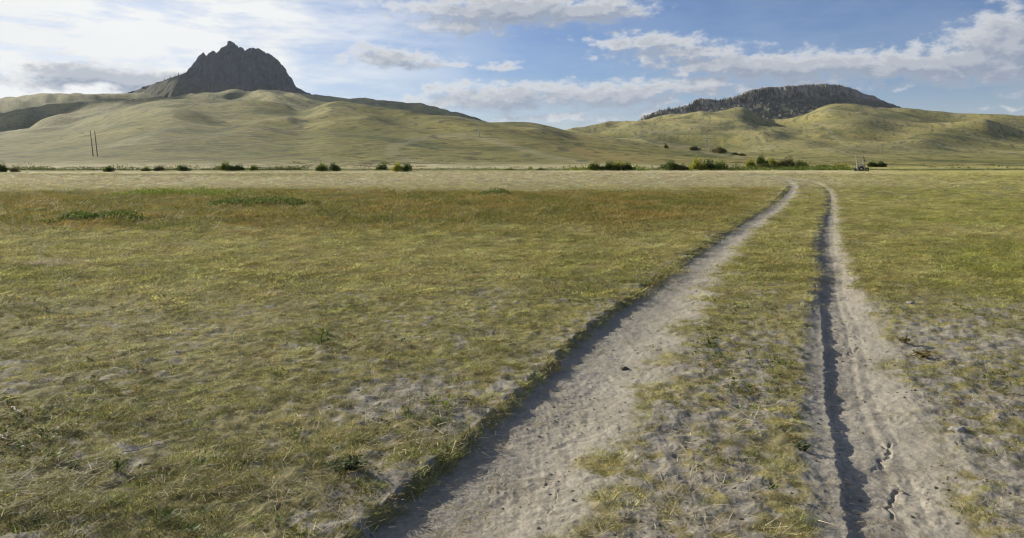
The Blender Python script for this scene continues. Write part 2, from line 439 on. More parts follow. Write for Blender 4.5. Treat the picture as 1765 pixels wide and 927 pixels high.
for idx, nm, mt in ((0, 'ground', M_ground), (1, 'dirt_track', M_track), (2, 'dirt_track', M_track), (3, 'hills', M_hill)):
    q = quads[which == idx]
    u, inv = np.unique(q, return_inverse=True)
    me = mesh_np(nm, V[u], inv.reshape(-1, 4), mt)
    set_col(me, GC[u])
    me.normals_split_custom_set_from_vertices(VN[u])
    o = link(nm, me); o['kind'] = 'structure'
    o['label'] = {0: 'dry grass plain running out to the creek', 1: 'bare dirt wheel rut on the left of the grassy strip',
                  2: 'bare dirt wheel rut on the right of the grassy strip', 3: 'rolling dry grass hills behind the plain'}[idx]

def zat(x, y):
    return float(height(np.array([float(x)]), np.array([float(y)]))[0])

def on_slope(px, py, y0=140.0, y1=2600.0):
    """first place beyond y0 in direction px where the ground shows at height py"""
    ys = np.geomspace(y0, y1, 900); xs = (px - CX) / F * ys
    zz = height(xs, ys, False)
    s = HY - (zz - EYE) / ys * F / KV
    k = np.argmax(s <= py) if (s <= py).any() else len(ys) - 1
    return xs[k], ys[k], zz[k]

# ------------------------------------------------------------------ grass
M_blade = leaf_mat('grass_blade', (1, 1, 1), trans=.38, instancer=True)
protos = bpy.data.collections.new('grass_tufts')
def tuft(n, rad_, hmin, hmax, wid, lean, bend, segs, seed):
    g = np.random.default_rng(seed)
    Vs, Fs, Cs = [], [], []
    for i in range(n):
        a = g.uniform(0, 2 * math.pi); rr = rad_ * math.sqrt(g.uniform(0, 1))
        bx, by = rr * math.cos(a), rr * math.sin(a)
        d = a + g.normal(0, .9); hh = g.uniform(hmin, hmax) * (1 - .35 * rr / rad_); ww = wid * g.uniform(.6, 1.3)
        lx, ly = math.cos(d), math.sin(d); px_, py_ = -ly, lx
        if g.uniform() < .5: px_, py_ = math.cos(g.uniform(0, 6.28)), math.sin(g.uniform(0, 6.28))
        l0 = lean * g.uniform(.3, 1.5); b0 = bend * g.uniform(.3, 1.7)
        sh = g.uniform(.55, 1.45); warm = g.uniform(-.12, .12); base = len(Vs)
        for s in range(segs + 1):
            t = s / segs; o_ = (l0 * t + b0 * t * t) * hh; w_ = ww * (1 - t ** 1.5) * .5
            z = hh * (t - .35 * b0 * t * t) - .006
            cx_, cy_ = bx + lx * o_, by + ly * o_
            c = (sh * (1 + warm), sh, sh * (1 - warm))
            if s < segs:
                Vs += [(cx_ - px_ * w_, cy_ - py_ * w_, z), (cx_ + px_ * w_, cy_ + py_ * w_, z)]; Cs += [c, c]
            else:
                Vs.append((cx_, cy_, z)); Cs.append(c)
        for s in range(segs - 1):
            b = base + 2 * s; Fs.append((b, b + 1, b + 3)); Fs.append((b, b + 3, b + 2))
        b = base + 2 * (segs - 1); Fs.append((b, b + 1, b + 2))
    me = mesh_np('tuft', Vs, Fs, M_blade, True); set_col(me, Cs, 'shade')
    o = bpy.data.objects.new('tuft', me); protos.objects.link(o)
for s in range(5): tuft(40, .075, .011, .034, .0038, .9, 1.0, 3, 200 + s)       # 0-4 short sward near
for s in range(3): tuft(26, .055, .035, .085, .0034, .55, .9, 3, 300 + s)         # 5-7 longer tussock
for s in range(4): tuft(110, .24, .015, .05, .0065, .8, .8, 2, 400 + s)           # 8-11 middle distance
for s in range(3): tuft(60, .5, .05, .12, .03, .5, .5, 1, 500 + s)            # 12-14 far
def rosette(seed):
    g = np.random.default_rng(seed); Vs, Fs, Cs = [], [], []
    for i in range(26):
        a = g.uniform(0, 6.28); r = g.uniform(0, .05); z = g.uniform(.01, .06); l = g.uniform(.02, .045); w_ = l * g.uniform(.18, .34); e = g.uniform(-.1, .8)
        d = np.array([math.cos(a), math.sin(a), e]); d /= np.linalg.norm(d); sd = np.array([-math.sin(a), math.cos(a), 0]); c = np.array([math.cos(a) * r, math.sin(a) * r, z])
        b = len(Vs); Vs += [c, c + d * l * .5 + sd * w_, c + d * l, c + d * l * .5 - sd * w_]; Fs += [(b, b + 1, b + 2), (b, b + 2, b + 3)]
        o = g.uniform(.6, 1.4); Cs += [(o, o, o)] * 4
    me = mesh_np('tuft', Vs, Fs, M_blade, False); set_col(me, Cs, 'shade'); protos.objects.link(bpy.data.objects.new('tuft', me))
def straws(seed):
    g = np.random.default_rng(seed); Vs, Fs, Cs = [], [], []
    for i in range(9):
        a = g.uniform(0, 6.28); c = np.array([g.normal(0, .06), g.normal(0, .06), g.uniform(.003, .012)]); l = g.uniform(.03, .12)
        d = np.array([math.cos(a), math.sin(a), g.uniform(-.05, .12)]); sd = np.array([-math.sin(a), math.cos(a), 0]) * .0016
        b = len(Vs); Vs += [c - sd, c + sd, c + d * l]; Fs.append((b, b + 1, b + 2)); o = g.uniform(.6, 1.3); Cs += [(o, o, o)] * 3
    me = mesh_np('tuft', Vs, Fs, M_blade, False); set_col(me, Cs, 'shade'); protos.objects.link(bpy.data.objects.new('tuft', me))
def pebble(seed):
    import bmesh
    bm = bmesh.new(); bmesh.ops.create_icosphere(bm, subdivisions=2, radius=.01); g = random.Random(seed)
    for v in bm.verts: v.co *= 1 + .25 * math.sin(v.co.x * 300 + seed) * math.sin(v.co.y * 260 + 2 * seed) + g.uniform(-.06, .06); v.co.z *= .6
    me = bpy.data.meshes.new('tuft'); bm.to_mesh(me); bm.free(); me.materials.append(M_blade); set_col(me, np.ones((len(me.vertices), 3)), 'shade')
    protos.objects.link(bpy.data.objects.new('tuft', me))
for s in range(3): rosette(600 + s)       # 15-17
for s in range(2): straws(620 + s)        # 18-19
for s in range(3): pebble(630 + s)        # 20-22
for s in range(2): tuft(7, .05, .10, .24, .0026, .25, .5, 3, 650 + s)   # 23-24 dead stalks
for i, o in enumerate(protos.objects): o.name = 'tuft.%03d' % i

def gn_instances(name, pts, rot, scl, idx, tint, label):
    me = bpy.data.meshes.new(name)
    me.vertices.add(len(pts)); me.vertices.foreach_set('co', np.asarray(pts, np.float32).ravel())
    a = me.attributes.new('rot', 'FLOAT_VECTOR', 'POINT'); a.data.foreach_set('vector', np.asarray(rot, np.float32).ravel())
    a = me.attributes.new('scl', 'FLOAT', 'POINT'); a.data.foreach_set('value', np.asarray(scl, np.float32))
    a = me.attributes.new('pick', 'INT', 'POINT'); a.data.foreach_set('value', np.asarray(idx, np.int32))
    set_col(me, tint)
    o = link(name, me); o['kind'] = 'stuff'; o['label'] = label
    ng = bpy.data.node_groups.new(name + '_scatter', 'GeometryNodeTree')
    ng.interface.new_socket('Geometry', in_out='INPUT', socket_type='NodeSocketGeometry')
    ng.interface.new_socket('Geometry', in_out='OUTPUT', socket_type='NodeSocketGeometry')
    N = ng.nodes.new; L = ng.links.new
    gi = N('NodeGroupInput'); go = N('NodeGroupOutput')
    ci = N('GeometryNodeCollectionInfo'); ci.inputs['Collection'].default_value = protos
    ci.inputs['Separate Children'].default_value = True; ci.inputs['Reset Children'].default_value = True
    ip = N('GeometryNodeInstanceOnPoints'); ip.inputs['Pick Instance'].default_value = True
    def attr(n, t):
        k = N('GeometryNodeInputNamedAttribute'); k.data_type = t; k.inputs['Name'].default_value = n
        return k.outputs['Attribute']
    e2r = N('FunctionNodeEulerToRotation')
    L(gi.outputs[0], ip.inputs['Points']); L(ci.outputs[0], ip.inputs['Instance'])
    L(attr('pick', 'INT'), ip.inputs['Instance Index']); L(attr('rot', 'FLOAT_VECTOR'), e2r.inputs[0])
    L(e2r.outputs[0], ip.inputs['Rotation']); L(attr('scl', 'FLOAT'), ip.inputs['Scale'])
    L(ip.outputs[0], go.inputs[0])
    md = o.modifiers.new('scatter', 'NODES'); md.node_group = ng
    return o

def sample_fan(n, r0, r1, half=R(38), dens_pow=1.0):
    """points in the view fan, density ~ 1/r**dens_pow"""
    t = rng.uniform(0, 1, n)
    e = 2 - dens_pow
    r = (r0 ** e + t * (r1 ** e - r0 ** e)) ** (1 / e)
    th = rng.uniform(-half, half, n)
    return r * np.sin(th), r * np.cos(th)

def grass_layer(n, r0, r1, picks, s0, s1, powr, half=R(39)):
    x, y = sample_fan(n, r0, r1, half, powr)
    _, _, tl, tr = rut_fields(x, y); dirt = np.maximum(tl, tr)
    g = grass_amount(x, y, dirt)
    cl = .5 * noise(x * 3.1, y * 3.1, 133) + .6 * noise(x * 8.5, y * 8.5, 134)
    rr_ = np.hypot(x, y); fd = sstep(r0, r0 * 1.45, rr_) if r0 > 3 else 1.0
    fd = fd * (1 - sstep(r1 * .68, r1, rr_))
    keep = rng.uniform(0, 1, n) < fd * g * (1 - dirt) ** 2 * sstep(-.5, .25, cl) + .075 * (1 - dirt) ** 3 + .006
    x, y = x[keep], y[keep]
    z = height(x, y)
    m = len(x)
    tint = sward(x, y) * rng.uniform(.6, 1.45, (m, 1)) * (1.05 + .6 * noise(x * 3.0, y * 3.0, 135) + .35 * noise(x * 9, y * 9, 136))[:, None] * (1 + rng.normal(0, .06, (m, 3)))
    t2 = rng.uniform(0, 1, m)
    tint = mix(tint, S([.40, .34, .17]), (t2 < .16) * .6)
    tint = mix(tint, S([.10, .135, .03]), (t2 > .86) * .6 * (1 - .8 * sstep(36, 50, y)))
    rot = np.stack([rng.normal(0, .16, m), rng.normal(0, .16, m), rng.uniform(0, 6.283, m)], 1)
    strip_ = sstep(0, .3, x - LR(y)) * (1 - sstep(7, 12, y))
    scl = (1 - .3 * strip_) * rng.uniform(s0, s1, m) * (.6 + .6 * np.clip(.5 + fbm(x * 1.3, y * 1.3, 131, 3), 0, 1) + .35 * np.clip(cl[keep], -.6, 1))
    idx = rng.choice(picks, m)
    return np.stack([x, y, z], 1), rot, scl, idx, np.clip(tint, .01, .7)

parts = [grass_layer(150000, 2.2, 17, [0, 0, 1, 1, 2, 2, 3, 3, 4, 4, 0], .55, 1.05, .8),
         grass_layer(90000, 9, 36, [8, 9, 10, 11], .7, 1.25, .8),
         grass_layer(20000, 8, 34, [0, 1, 2, 3, 4, 6, 7], 1.0, 1.7, .6),
         grass_layer(50000, 24, 72, [8, 9, 10, 11], .9, 1.6, 1.0),
         grass_layer(34000, 46, 112, [12, 13, 14], .6, 1.1, 1.0)]
gn_instances('grass', *[np.concatenate([p[i] for p in parts]) for i in range(5)], 'short dry yellow green grass covering the plain')

# taller golden and green weeds in the middle distance, left of the track
x, y = sample_fan(42000, 15, 46, R(38), .6)
b = fbm(x / 14, y / 9, 102, 3); b2 = fbm(x / 1.6, y / 1.1, 141, 3)
gm = sstep(16, 22, y + 5 * b) * (1 - sstep(33, 41, y + 6 * b)) * (1 - sstep(-2.5, .5, x - LL(y))) * sstep(-.25, .35, b2)
keep = rng.uniform(0, 1, len(x)) < gm
x, y = x[keep], y[keep]; m = len(x)
t = np.clip(.5 + 1.3 * fbm(x / 2.4, y / 1.6, 142, 3) + rng.normal(0, .2, m), 0, 1)
tint = mix(mix(S([.40, .25, .075]), S([.42, .34, .11]), rng.uniform(0, 1, m)), S([.17, .20, .045]), t)
gn_instances('weeds', np.stack([x, y, height(x, y)], 1), np.stack([rng.normal(0, .15, m), rng.normal(0, .15, m), rng.uniform(0, 6.28, m)], 1),
             rng.uniform(1.4, 3.2, m), rng.choice([8, 9, 10, 11], m), tint, 'golden and rusty weeds standing in the grass left of the track')

def scatter(name, label, x, y, picks, s0, s1, cols, zoff=0.0, tilt=.2, pw=1.0):
    m = len(x); cols = np.array(cols); w_ = rng.integers(0, len(cols), m)
    tint = cols[w_] * rng.uniform(.75, 1.3, (m, 1))
    gn_instances(name, np.stack([x, y, height(x, y) + zoff], 1), np.stack([rng.normal(0, tilt, m), rng.normal(0, tilt, m), rng.uniform(0, 6.28, m)], 1),
                 s0 + (s1 - s0) * rng.uniform(0, 1, m) ** pw, rng.choice(picks, m), tint, label)
# small broad-leaved herbs through the sward
x, y = sample_fan(9000, 2.4, 20, R(38), .9)
_, _, tl, tr = rut_fields(x, y); n_ = noise(x * .8, y * .8, 151) + .4 * noise(x * 3, y * 3, 152)
k_ = (np.maximum(tl, tr) < .15) & (rng.uniform(0, 1, len(x)) < sstep(.1, .7, n_))
scatter('herbs', 'small broad leaved herbs scattered through the grass', x[k_], y[k_], [15, 16, 17], .3, .85, [(.16, .20, .035), (.10, .14, .035), (.24, .24, .05), (.26, .19, .07), (.17, .19, .08)])
x, y = sample_fan(5200, 2.6, 26, R(38), .8)
_, _, tl, tr = rut_fields(x, y); k_ = (np.maximum(tl, tr) < .1) & (rng.uniform(0, 1, len(x)) < sstep(-.2, .6, noise(x * .6, y * .6, 191)) * .6)
scatter('dead_stalks', 'thin dead grass stalks standing above the sward', x[k_], y[k_], [23, 24], .5, 1.2, [(.5, .44, .28), (.42, .35, .2), (.36, .27, .15)], 0, .3)
# dark tussocks in clumps, and pale flecks of dead straw lying on the sward
x, y = sample_fan(26000, 2.4, 30, R(38), .9)
_, _, tl, tr = rut_fields(x, y); k_ = (np.maximum(tl, tr) < .1) & (rng.uniform(0, 1, len(x)) < sstep(.12, .55, .7 * noise(x * 1.5, y * 1.5, 193) + .6 * noise(x * 5, y * 5, 194)))
scatter('tussocks', 'darker green grass tussocks in clumps over the plain', x[k_], y[k_], [5, 6, 7], .5, 1.15, [(.13, .16, .04), (.19, .21, .055), (.10, .12, .035), (.26, .24, .08)], 0, .25)
x, y = sample_fan(22000, 2.4, 26, R(38), .9)
_, _, tl, tr = rut_fields(x, y); k_ = (np.maximum(tl, tr) < .2) & (rng.uniform(0, 1, len(x)) < sstep(-.1, .5, noise(x * 1.9, y * 1.9, 195)))
scatter('dead_straw', 'pale flecks of dead straw lying over the grass', x[k_], y[k_], [18, 19], .6, 1.5, [(.62, .55, .38), (.5, .42, .26)], .018, .25)
# straw, crumbs and pebbles on the bare earth
x, y = sample_fan(16000, 2.4, 26, R(38), 1.0)
_, _, tl, tr = rut_fields(x, y); k_ = rng.uniform(0, 1, len(x)) < .6 * (1 - grass_amount(x, y, np.maximum(tl, tr)))
scatter('straw_litter', 'dry straw litter lying on the bare earth', x[k_], y[k_], [18, 19], .5, 1.3, [(.46, .38, .22), (.36, .28, .15), (.5, .44, .3)], .001, .05)
x, y = sample_fan(60000, 2.4, 22, R(38), 1.0)
_, _, tl, tr = rut_fields(x, y); g_ = 1 - grass_amount(x, y, np.maximum(tl, tr)); k_ = rng.uniform(0, 1, len(x)) < sstep(.2, .8, g_) * (.25 + .75 * sstep(-.1, .5, noise(x * 1.4, y * 1.4, 161))) * .8
scatter('pebbles', 'earth crumbs and pebbles on the wheel ruts', x[k_], y[k_], [20, 21, 22], .2, 1.25, [(.30, .265, .2), (.27, .24, .18), (.36, .32, .25), (.22, .19, .15)], -.001, .5, 3.2)
# rank green growth in the creek bed
x = rng.uniform(-95, 60, 9000); c_ = 112 + 5 * noise(x / 55, 0 * x, 61) + 2 * noise(x / 17, 0 * x, 62)
y = c_ + rng.normal(0, 3.2, len(x)) + 1; x = np.where(rng.uniform(0, 1, len(x)) < .35, rng.uniform(10, 48, len(x)), x); k_ = rng.uniform(0, 1, len(x)) < sstep(-.25, .35, fbm(x / 9, y / 9, 171, 3) + .15) 
scatter('creek_growth', 'rank green growth along the creek bed', x[k_], y[k_], [12, 13, 14], 1.0, 3.4, [(.13, .17, .035), (.16, .19, .04), (.07, .085, .03), (.22, .22, .06)], 0, .15, 1.6)
for nm_, lb_, xa, xb, n_, s1_, cl_ in (('low_willows', 'low bright willow growth right of the middle of the creek', 8, 47, 2600, 5.5, [(.16, .21, .035), (.21, .24, .045), (.10, .14, .03)]),
                                 ('dark_brush', 'low dark brush along the left of the creek', -78, -30, 2200, 4.0, [(.06, .075, .025), (.09, .11, .03), (.13, .15, .04)])):
    x = rng.uniform(xa, xb, n_); y = 109 + rng.normal(0, 1.6, n_); k_ = rng.uniform(0, 1, n_) < sstep(-.15, .3, noise(x / 4.2, y * 0, 173) + .2)
    scatter(nm_, lb_, x[k_], y[k_], [12, 13, 14], 1.2, s1_, cl_, 0, .2, 1.3)
# sagebrush dots on the lower hills
r_ = np.exp(rng.uniform(math.log(135), math.log(1700), 11000)); t_ = rng.uniform(-R(37), R(37), len(r_)); x, y = r_ * np.sin(t_), r_ * np.cos(t_)
k_ = rng.uniform(0, 1, len(x)) < sstep(.0, .55, fbm(x / 60, y / 90, 181, 3)); x, y = x[k_], y[k_]
scatter('sagebrush', 'low dull sagebrush dotted over the lower hills', x, y, [12, 13, 14], 1.0, 4.5, [(.12, .125, .06), (.09, .10, .04), (.16, .15, .08)], 0, .1, 1.5)

# ------------------------------------------------------------------ rock
def rock_mat(name):
    m = bpy.data.materials.new(name)
    nt, N, L = nodes_of(m)
    out = N('ShaderNodeOutputMaterial'); b = N('ShaderNodeBsdfPrincipled')
    b.inputs['Roughness'].default_value = .95; b.inputs['Specular IOR Level'].default_value = .1
    a = N('ShaderNodeAttribute'); a.attribute_name = 'tint'
    tc = N('ShaderNodeTexCoord'); mp = N('ShaderNodeMapping'); mp.inputs['Scale'].default_value = (1, 1, .3)
    L(tc.outputs['Object'], mp.inputs['Vector'])
    t = N('ShaderNodeTexNoise'); t.inputs['Scale'].default_value = .11; t.inputs['Detail'].default_value = 9; t.inputs['Roughness'].default_value = .7
    L(mp.outputs[0], t.inputs['Vector'])
    mr = N('ShaderNodeMapRange'); mr.inputs[1].default_value = .3; mr.inputs[2].default_value = .7; mr.inputs[3].default_value = .6; mr.inputs[4].default_value = 1.4
    L(t.outputs['Fac'], mr.inputs[0])
    mu = N('ShaderNodeVectorMath'); mu.operation = 'SCALE'
    L(a.outputs['Color'], mu.inputs[0]); L(mr.outputs[0], mu.inputs['Scale']); L(mu.outputs[0], b.inputs['Base Color'])
    bp = N('ShaderNodeBump'); bp.inputs['Strength'].default_value = .9; bp.inputs['Distance'].default_value = 5.0
    L(t.outputs['Fac'], bp.inputs['Height']); L(bp.outputs['Normal'], b.inputs['Normal'])
    L(b.outputs['BSDF'], out.inputs['Surface'])
    return m
M_rock = rock_mat('butte_rock')

def butte(label, crest, foot, Yc, curve, cliff_run, talus_run, pillar, lump, jag, rock, talus, x0, x1, ncol, seed):
    """crest: skyline; foot: where the cliff meets the scree; both by direction"""
    px = np.linspace(x0, x1, ncol)
    pc = crest(px) + jag * (np.abs(noise(px / 3.1, px * 0, seed)) - .2) * sstep(2, 14, foot(px) - crest(px))
    pf = np.maximum(foot(px), pc + .3)
    yc = Yc + curve((px - (x0 + x1) / 2) / ((x1 - x0) / 2))
    X = (px - CX) / F * yc
    zc = EYE + (HY - pc) * KV / F * yc; zf = EYE + (HY - pf) * KV / F * (yc - cliff_run)
    zb = np.full_like(zc, EYE + (HY - 122) * KV / F * Yc)
    rows_V, rows_k = [], []
    nb, ncl, nt_ = 26, 90, 60
    for t in np.linspace(1, 0, nb)[:-1]:                       # back slope
        zz = zc + (zb - zc) * t ** 1.1
        rows_V.append((X, yc + (zc - zb) * 1.3 * t, zz)); rows_k.append(np.full_like(X, .7))
    for t in np.linspace(0, 1, ncl):                           # cliff
        s = t ** 1.6
        rows_V.append((X, yc - cliff_run * (.25 * t + .75 * (1 - (1 - t) ** 1.5) * .9 + .075 * t), zc + (zf - zc) * s)); rows_k.append(np.ones_like(X) * (1 - .5 * sstep(.85, 1, t)))
    for t in np.linspace(0, 1, nt_)[1:]:                       # scree
        rows_V.append((X, yc - cliff_run - talus_run * t, zf + (np.minimum(zb, zf - 5) - zf) * (t ** .9))); rows_k.append(np.full_like(X, .5 - .5 * sstep(0, .12, t)))
    XX = np.stack([r[0] for r in rows_V]); YY = np.stack([r[1] for r in rows_V]); ZZ = np.stack([r[2] for r in rows_V]); KK = np.stack(rows_k)
    cl = sstep(.45, .95, KK) * sstep(0, 20, zc - zf)[None, :]
    edgef = np.ones(len(rows_V)); edgef[:nb] = np.linspace(.3, .3, nb)
    wX = XX + 14 * noise(XX / 45, ZZ / 60, seed + 21); wZ = ZZ + 18 * noise(XX / 40, ZZ / 50, seed + 22)
    d = pillar * (.9 * ridged(wX / 47, wZ / 150, seed + 1, 3) + .55 * ridged(wX / 15, wZ / 48, seed + 2, 3) + .45 * noise(wX / 28, wZ / 17, seed + 12) - .3)
    fade = np.ones_like(XX); fade[nb - 1] = .25; fade[nb] = .45; fade[nb + 1] = .7
    YY = YY - d * cl * fade
    ll_ = lump * (ridged(XX / 55, YY / 45, seed + 3, 4) - .2)
    ZZ = ZZ + ll_ * (1 - .75 * cl) * fade * sstep(.0, .3, KK + .25)
    XX = XX + .35 * pillar * noise(XX / 18, ZZ / 25, seed + 5) * cl * fade
    nr_, nc_ = XX.shape
    i = np.arange(nr_ - 1)[:, None] * nc_ + np.arange(nc_ - 1)[None, :]
    q = np.stack([i, i + 1, i + nc_ + 1, i + nc_], -1).reshape(-1, 4)
    Vv = np.stack([XX, YY, ZZ], -1).reshape(-1, 3)
    p0 = Vv[q[(nb + 20) * (nc_ - 1) + nc_ // 2]]
    if np.cross(p0[1] - p0[0], p0[2] - p0[0])[1] > 0: q = q[:, ::-1].copy()
    st = fbm(XX / 12, ZZ / 60, seed + 7, 4); sp = fbm(XX / 40, YY / 40, seed + 8, 3)
    k = mix(np.broadcast_to(talus, XX.shape + (3,)), np.broadcast_to(rock, XX.shape + (3,)), np.clip(KK * 1.15 + .35 * sp, 0, 1))
    k = k * (1 + .45 * st)[..., None]
    me = mesh_np('butte', Vv, q, M_rock)
    set_col(me, np.clip(k.reshape(-1, 3), .02, .6))
    o = link('butte', me); tag(o, label, None, None, 'structure')
    return XX, YY, ZZ, KK

cL = prof('140:89 150:84.5 165:80 180:75.5 200:69.5 222:62 226:58 231:52 234:48 235.5:43 238.6:40.3 241:42.5 245:45.5 247:41 248.6:38.5 252:38.8 254.5:41.5 257:39 260:37 264:35 267.3:33.7 268.2:29.2 271.6:28.5 275:30.5 279.8:33.5 284:35 288.5:37.6 292:36.5 296:34.8 299:36 303.4:35.8 311:40 317:41.6 323.4:46 327:49 331:52.4 334:57 337:61 340:65 343:68.6 347:75.5 353:78.5 359.6:81.7 368:85.5 377:89 390:93 400:96')
fL = prof('140:90 200:70.5 222:64 231:68 240:74 255:78 280:80 310:81 330:80.5 343:78.5 347:77.5 360:82.5 377:90 400:97')
BL = butte('steep dark rocky butte rising from a grassy cone on the left skyline', cL, fL, 2250., lambda t: 210 * t * t, 62., 190., 17., 6., 3.4,
           S([.056, .065, .080]), S([.10, .10, .062]), 140, 400, 560, 600)
cR = prof('690:125 720:120 745:114.5 754:107.5 765:103.5 775:100.8 784:99 790.7:98.5 800:96.5 809:94 813:89.8 820:88.6 827:88.3 836:90 848:88.6 858.7:86.5 870:83 881:79.3 892:77.3 904:76 926.8:74.7 949:73.4 965:73 979:73.6 988:75 995:77 1006:81 1017.5:85 1022:85.4 1031:89.5 1040:94 1049:98 1058:102 1075:105 1100:110')
fR = prof('690:126 745:117 775:107 800:104 830:101 860:96 890:92 930:90 970:88 1000:89 1030:93.5 1058:104 1100:111')
BR = butte('long low rocky butte with dark conifers above the grassy shoulder', cR, fR, 2450., lambda t: 160 * t * t, 45., 330., 11., 17., .5,
           S([.22, .195, .155]), S([.115, .11, .075]), 690, 1100, 700, 700)

# ------------------------------------------------------------------ conifers
M_needle = leaf_mat('conifer_needles', (.035, .05, .022), trans=.1)
M_bark = solid('bark', (.09, .07, .05), .9, .3, 6)
def conifer_mesh(h, w, seed):
    g = np.random.default_rng(seed); Vs, Fs, Cs = [], [], []
    for i in range(150):
        t = g.uniform(0, 1) ** .8; z = h * (.1 + .9 * t); rr = w * .5 * (1 - t) ** .85 * g.uniform(.35, 1.1) + .1
        a = g.uniform(0, 6.28); c, s = math.cos(a), math.sin(a); q = (.5 + .7 * (1 - t)) * w * .13 * g.uniform(.7, 1.5)
        b = len(Vs); o = g.uniform(.6, 1.4)
        Vs += [(c * rr * .2, s * rr * .2, z + .1 * h * .5), (c * rr - s * q, s * rr + c * q, z - .02 * h), (c * rr + s * q, s * rr - c * q, z - .03 * h)]
        Fs.append((b, b + 1, b + 2)); Cs += [(o, o, o)] * 3
    return np.array(Vs), np.array(Fs), np.array(Cs)
def tube(p0, p1, r0, r1, n=7):
    p0, p1 = np.array(p0, float), np.array(p1, float); d = p1 - p0; d /= np.linalg.norm(d)
    a = np.cross(d, (0, 1, 0) if abs(d[1]) < .9 else (1, 0, 0)); a /= np.linalg.norm(a); b = np.cross(d, a)
    V = []; Fq = []
    for p, r in ((p0, r0), (p1, r1)):
        for i in range(n):
            t = 2 * math.pi * i / n; V.append(p + r * (a * math.cos(t) + b * math.sin(t)))
    for i in range(n): Fq.append((i, (i + 1) % n, n + (i + 1) % n, n + i))
    V += [p0, p1]
    for i in range(n): Fq += [((i + 1) % n, i, 2 * n, 2 * n), (n + i, n + (i + 1) % n, 2 * n + 1, 2 * n + 1)]
    return V, Fq
def poly_mesh(name, pieces, mat, smooth=True):
    V, Fs = [], []
    for v, f in pieces:
        b = len(V); V += [tuple(map(float, p)) for p in v]
        Fs += [tuple(dict.fromkeys(i + b for i in q)) for q in f]
    me = bpy.data.meshes.new(name); me.from_pydata(V, [], Fs); me.materials.append(mat)
    me.polygons.foreach_set('use_smooth', [smooth] * len(me.polygons)); me.update()
    return me
def box(cx_, cy_, cz, sx, sy, sz, rx=0, ry=0, rz=0):
    from mathutils import Euler, Vector
    e = Euler((rx, ry, rz)).to_matrix()
    V = [tuple(Vector((cx_, cy_, cz)) + e @ Vector((a * sx / 2, b * sy / 2, c * sz / 2))) for a in (-1, 1) for b in (-1, 1) for c in (-1, 1)]
    return V, [(0, 1, 3, 2), (4, 6, 7, 5), (0, 4, 5, 1), (2, 3, 7, 6), (0, 2, 6, 4), (1, 5, 7, 3)]

con_me, con_tr = [], []
for s in range(3):
    v, f, c = conifer_mesh(10, 5.5, 900 + s)
    me = mesh_np('crown', v, f, M_needle, False); set_col(me, c); con_me.append(me)
    con_tr.append(poly_mesh('trunk', [tube((0, 0, -1), (0, 0, 8), .22, .05)], M_bark))
XX, YY, ZZ, KK = BL
slope_trees = [(183, 1.0), (188, .8), (194, 1.2), (197.5, .9), (201, 1.25), (203.5, .8), (206, 1.1), (210, 1.5), (212.5, 1.1), (216, 1.2), (219, .9)]
for i, (pxx, s) in enumerate(slope_trees):
    c = np.argmin(np.abs(XX[26] / YY[26] * F + CX - pxx)); rw = 26 + (i * 7) % 5
    o = empty('conifer', (XX[rw, c], YY[rw, c], ZZ[rw, c] - .5)); o.scale = (s, s, s); o.rotation_euler.z = i
    tag(o, 'small dark conifer on the skyline of the left butte\'s grassy shoulder', 'tree', 'conifers on the shoulder of the left butte')
    link('crown', con_me[i % 3], o); link('trunk', con_tr[i % 3], o)

# the wood on the right butte: reads as one mass
XX, YY, ZZ, KK = BR
pxs = XX / YY * F + CX; pys = HY - (ZZ - EYE) / YY * F / KV
wd = np.clip(1.6 * np.exp(-((pxs - 905) / 30) ** 2 - ((pys - 106) / 12) ** 2) + 1.1 * np.exp(-((pxs - 800) / 38) ** 2 - ((pys - 97 - (800 - pxs) * .12) / 5) ** 2)
             + .9 * np.exp(-((pxs - 955) / 60) ** 2 - ((pys - 92) / 6) ** 2) + .35 * np.exp(-((pxs - 900) / 90) ** 2 - ((pys - 90) / 14) ** 2) + .5 * np.exp(-((pxs - 760) / 18) ** 2 - ((pys - 109) / 4) ** 2), 0, 1.5)
wd *= .3 + 1.2 * sstep(-.2, .3, fbm(XX / 40, YY / 40, 777, 3))
wd[:56] = 0; wd[pxs > 1000] = 0
pr = (wd / wd.sum()).ravel(); pick = rng.choice(len(pr), 1150, p=pr)
Vs, Fs, Cs, b = [], [], [], 0
base = [conifer_mesh(9, 5.2, 950 + s) for s in range(4)]
for n_, k in enumerate(pick):
    v, f, c = base[n_ % 4]; v = v[:180]; f = f[:60]; c = c[:180]; s = rng.uniform(.7, 1.5)
    a = rng.uniform(0, 6.28); ca, sa = math.cos(a), math.sin(a)
    vv = np.stack([v[:, 0] * ca - v[:, 1] * sa, v[:, 0] * sa + v[:, 1] * ca, v[:, 2]], 1) * s * S([1.25, 1.25, 1])
    Vs.append(vv + S([XX.flat[k] + rng.normal(0, 3), YY.flat[k], ZZ.flat[k] - 1])); Fs.append(f + b); Cs.append(c * rng.uniform(.7, 1.3)); b += len(v)
me = mesh_np('conifer_wood', np.concatenate(Vs), np.concatenate(Fs), M_needle, False); set_col(me, np.concatenate(Cs))
tag(link('conifer_wood', me), 'dark conifer wood on the flank of the long rocky butte', None, None, 'stuff')

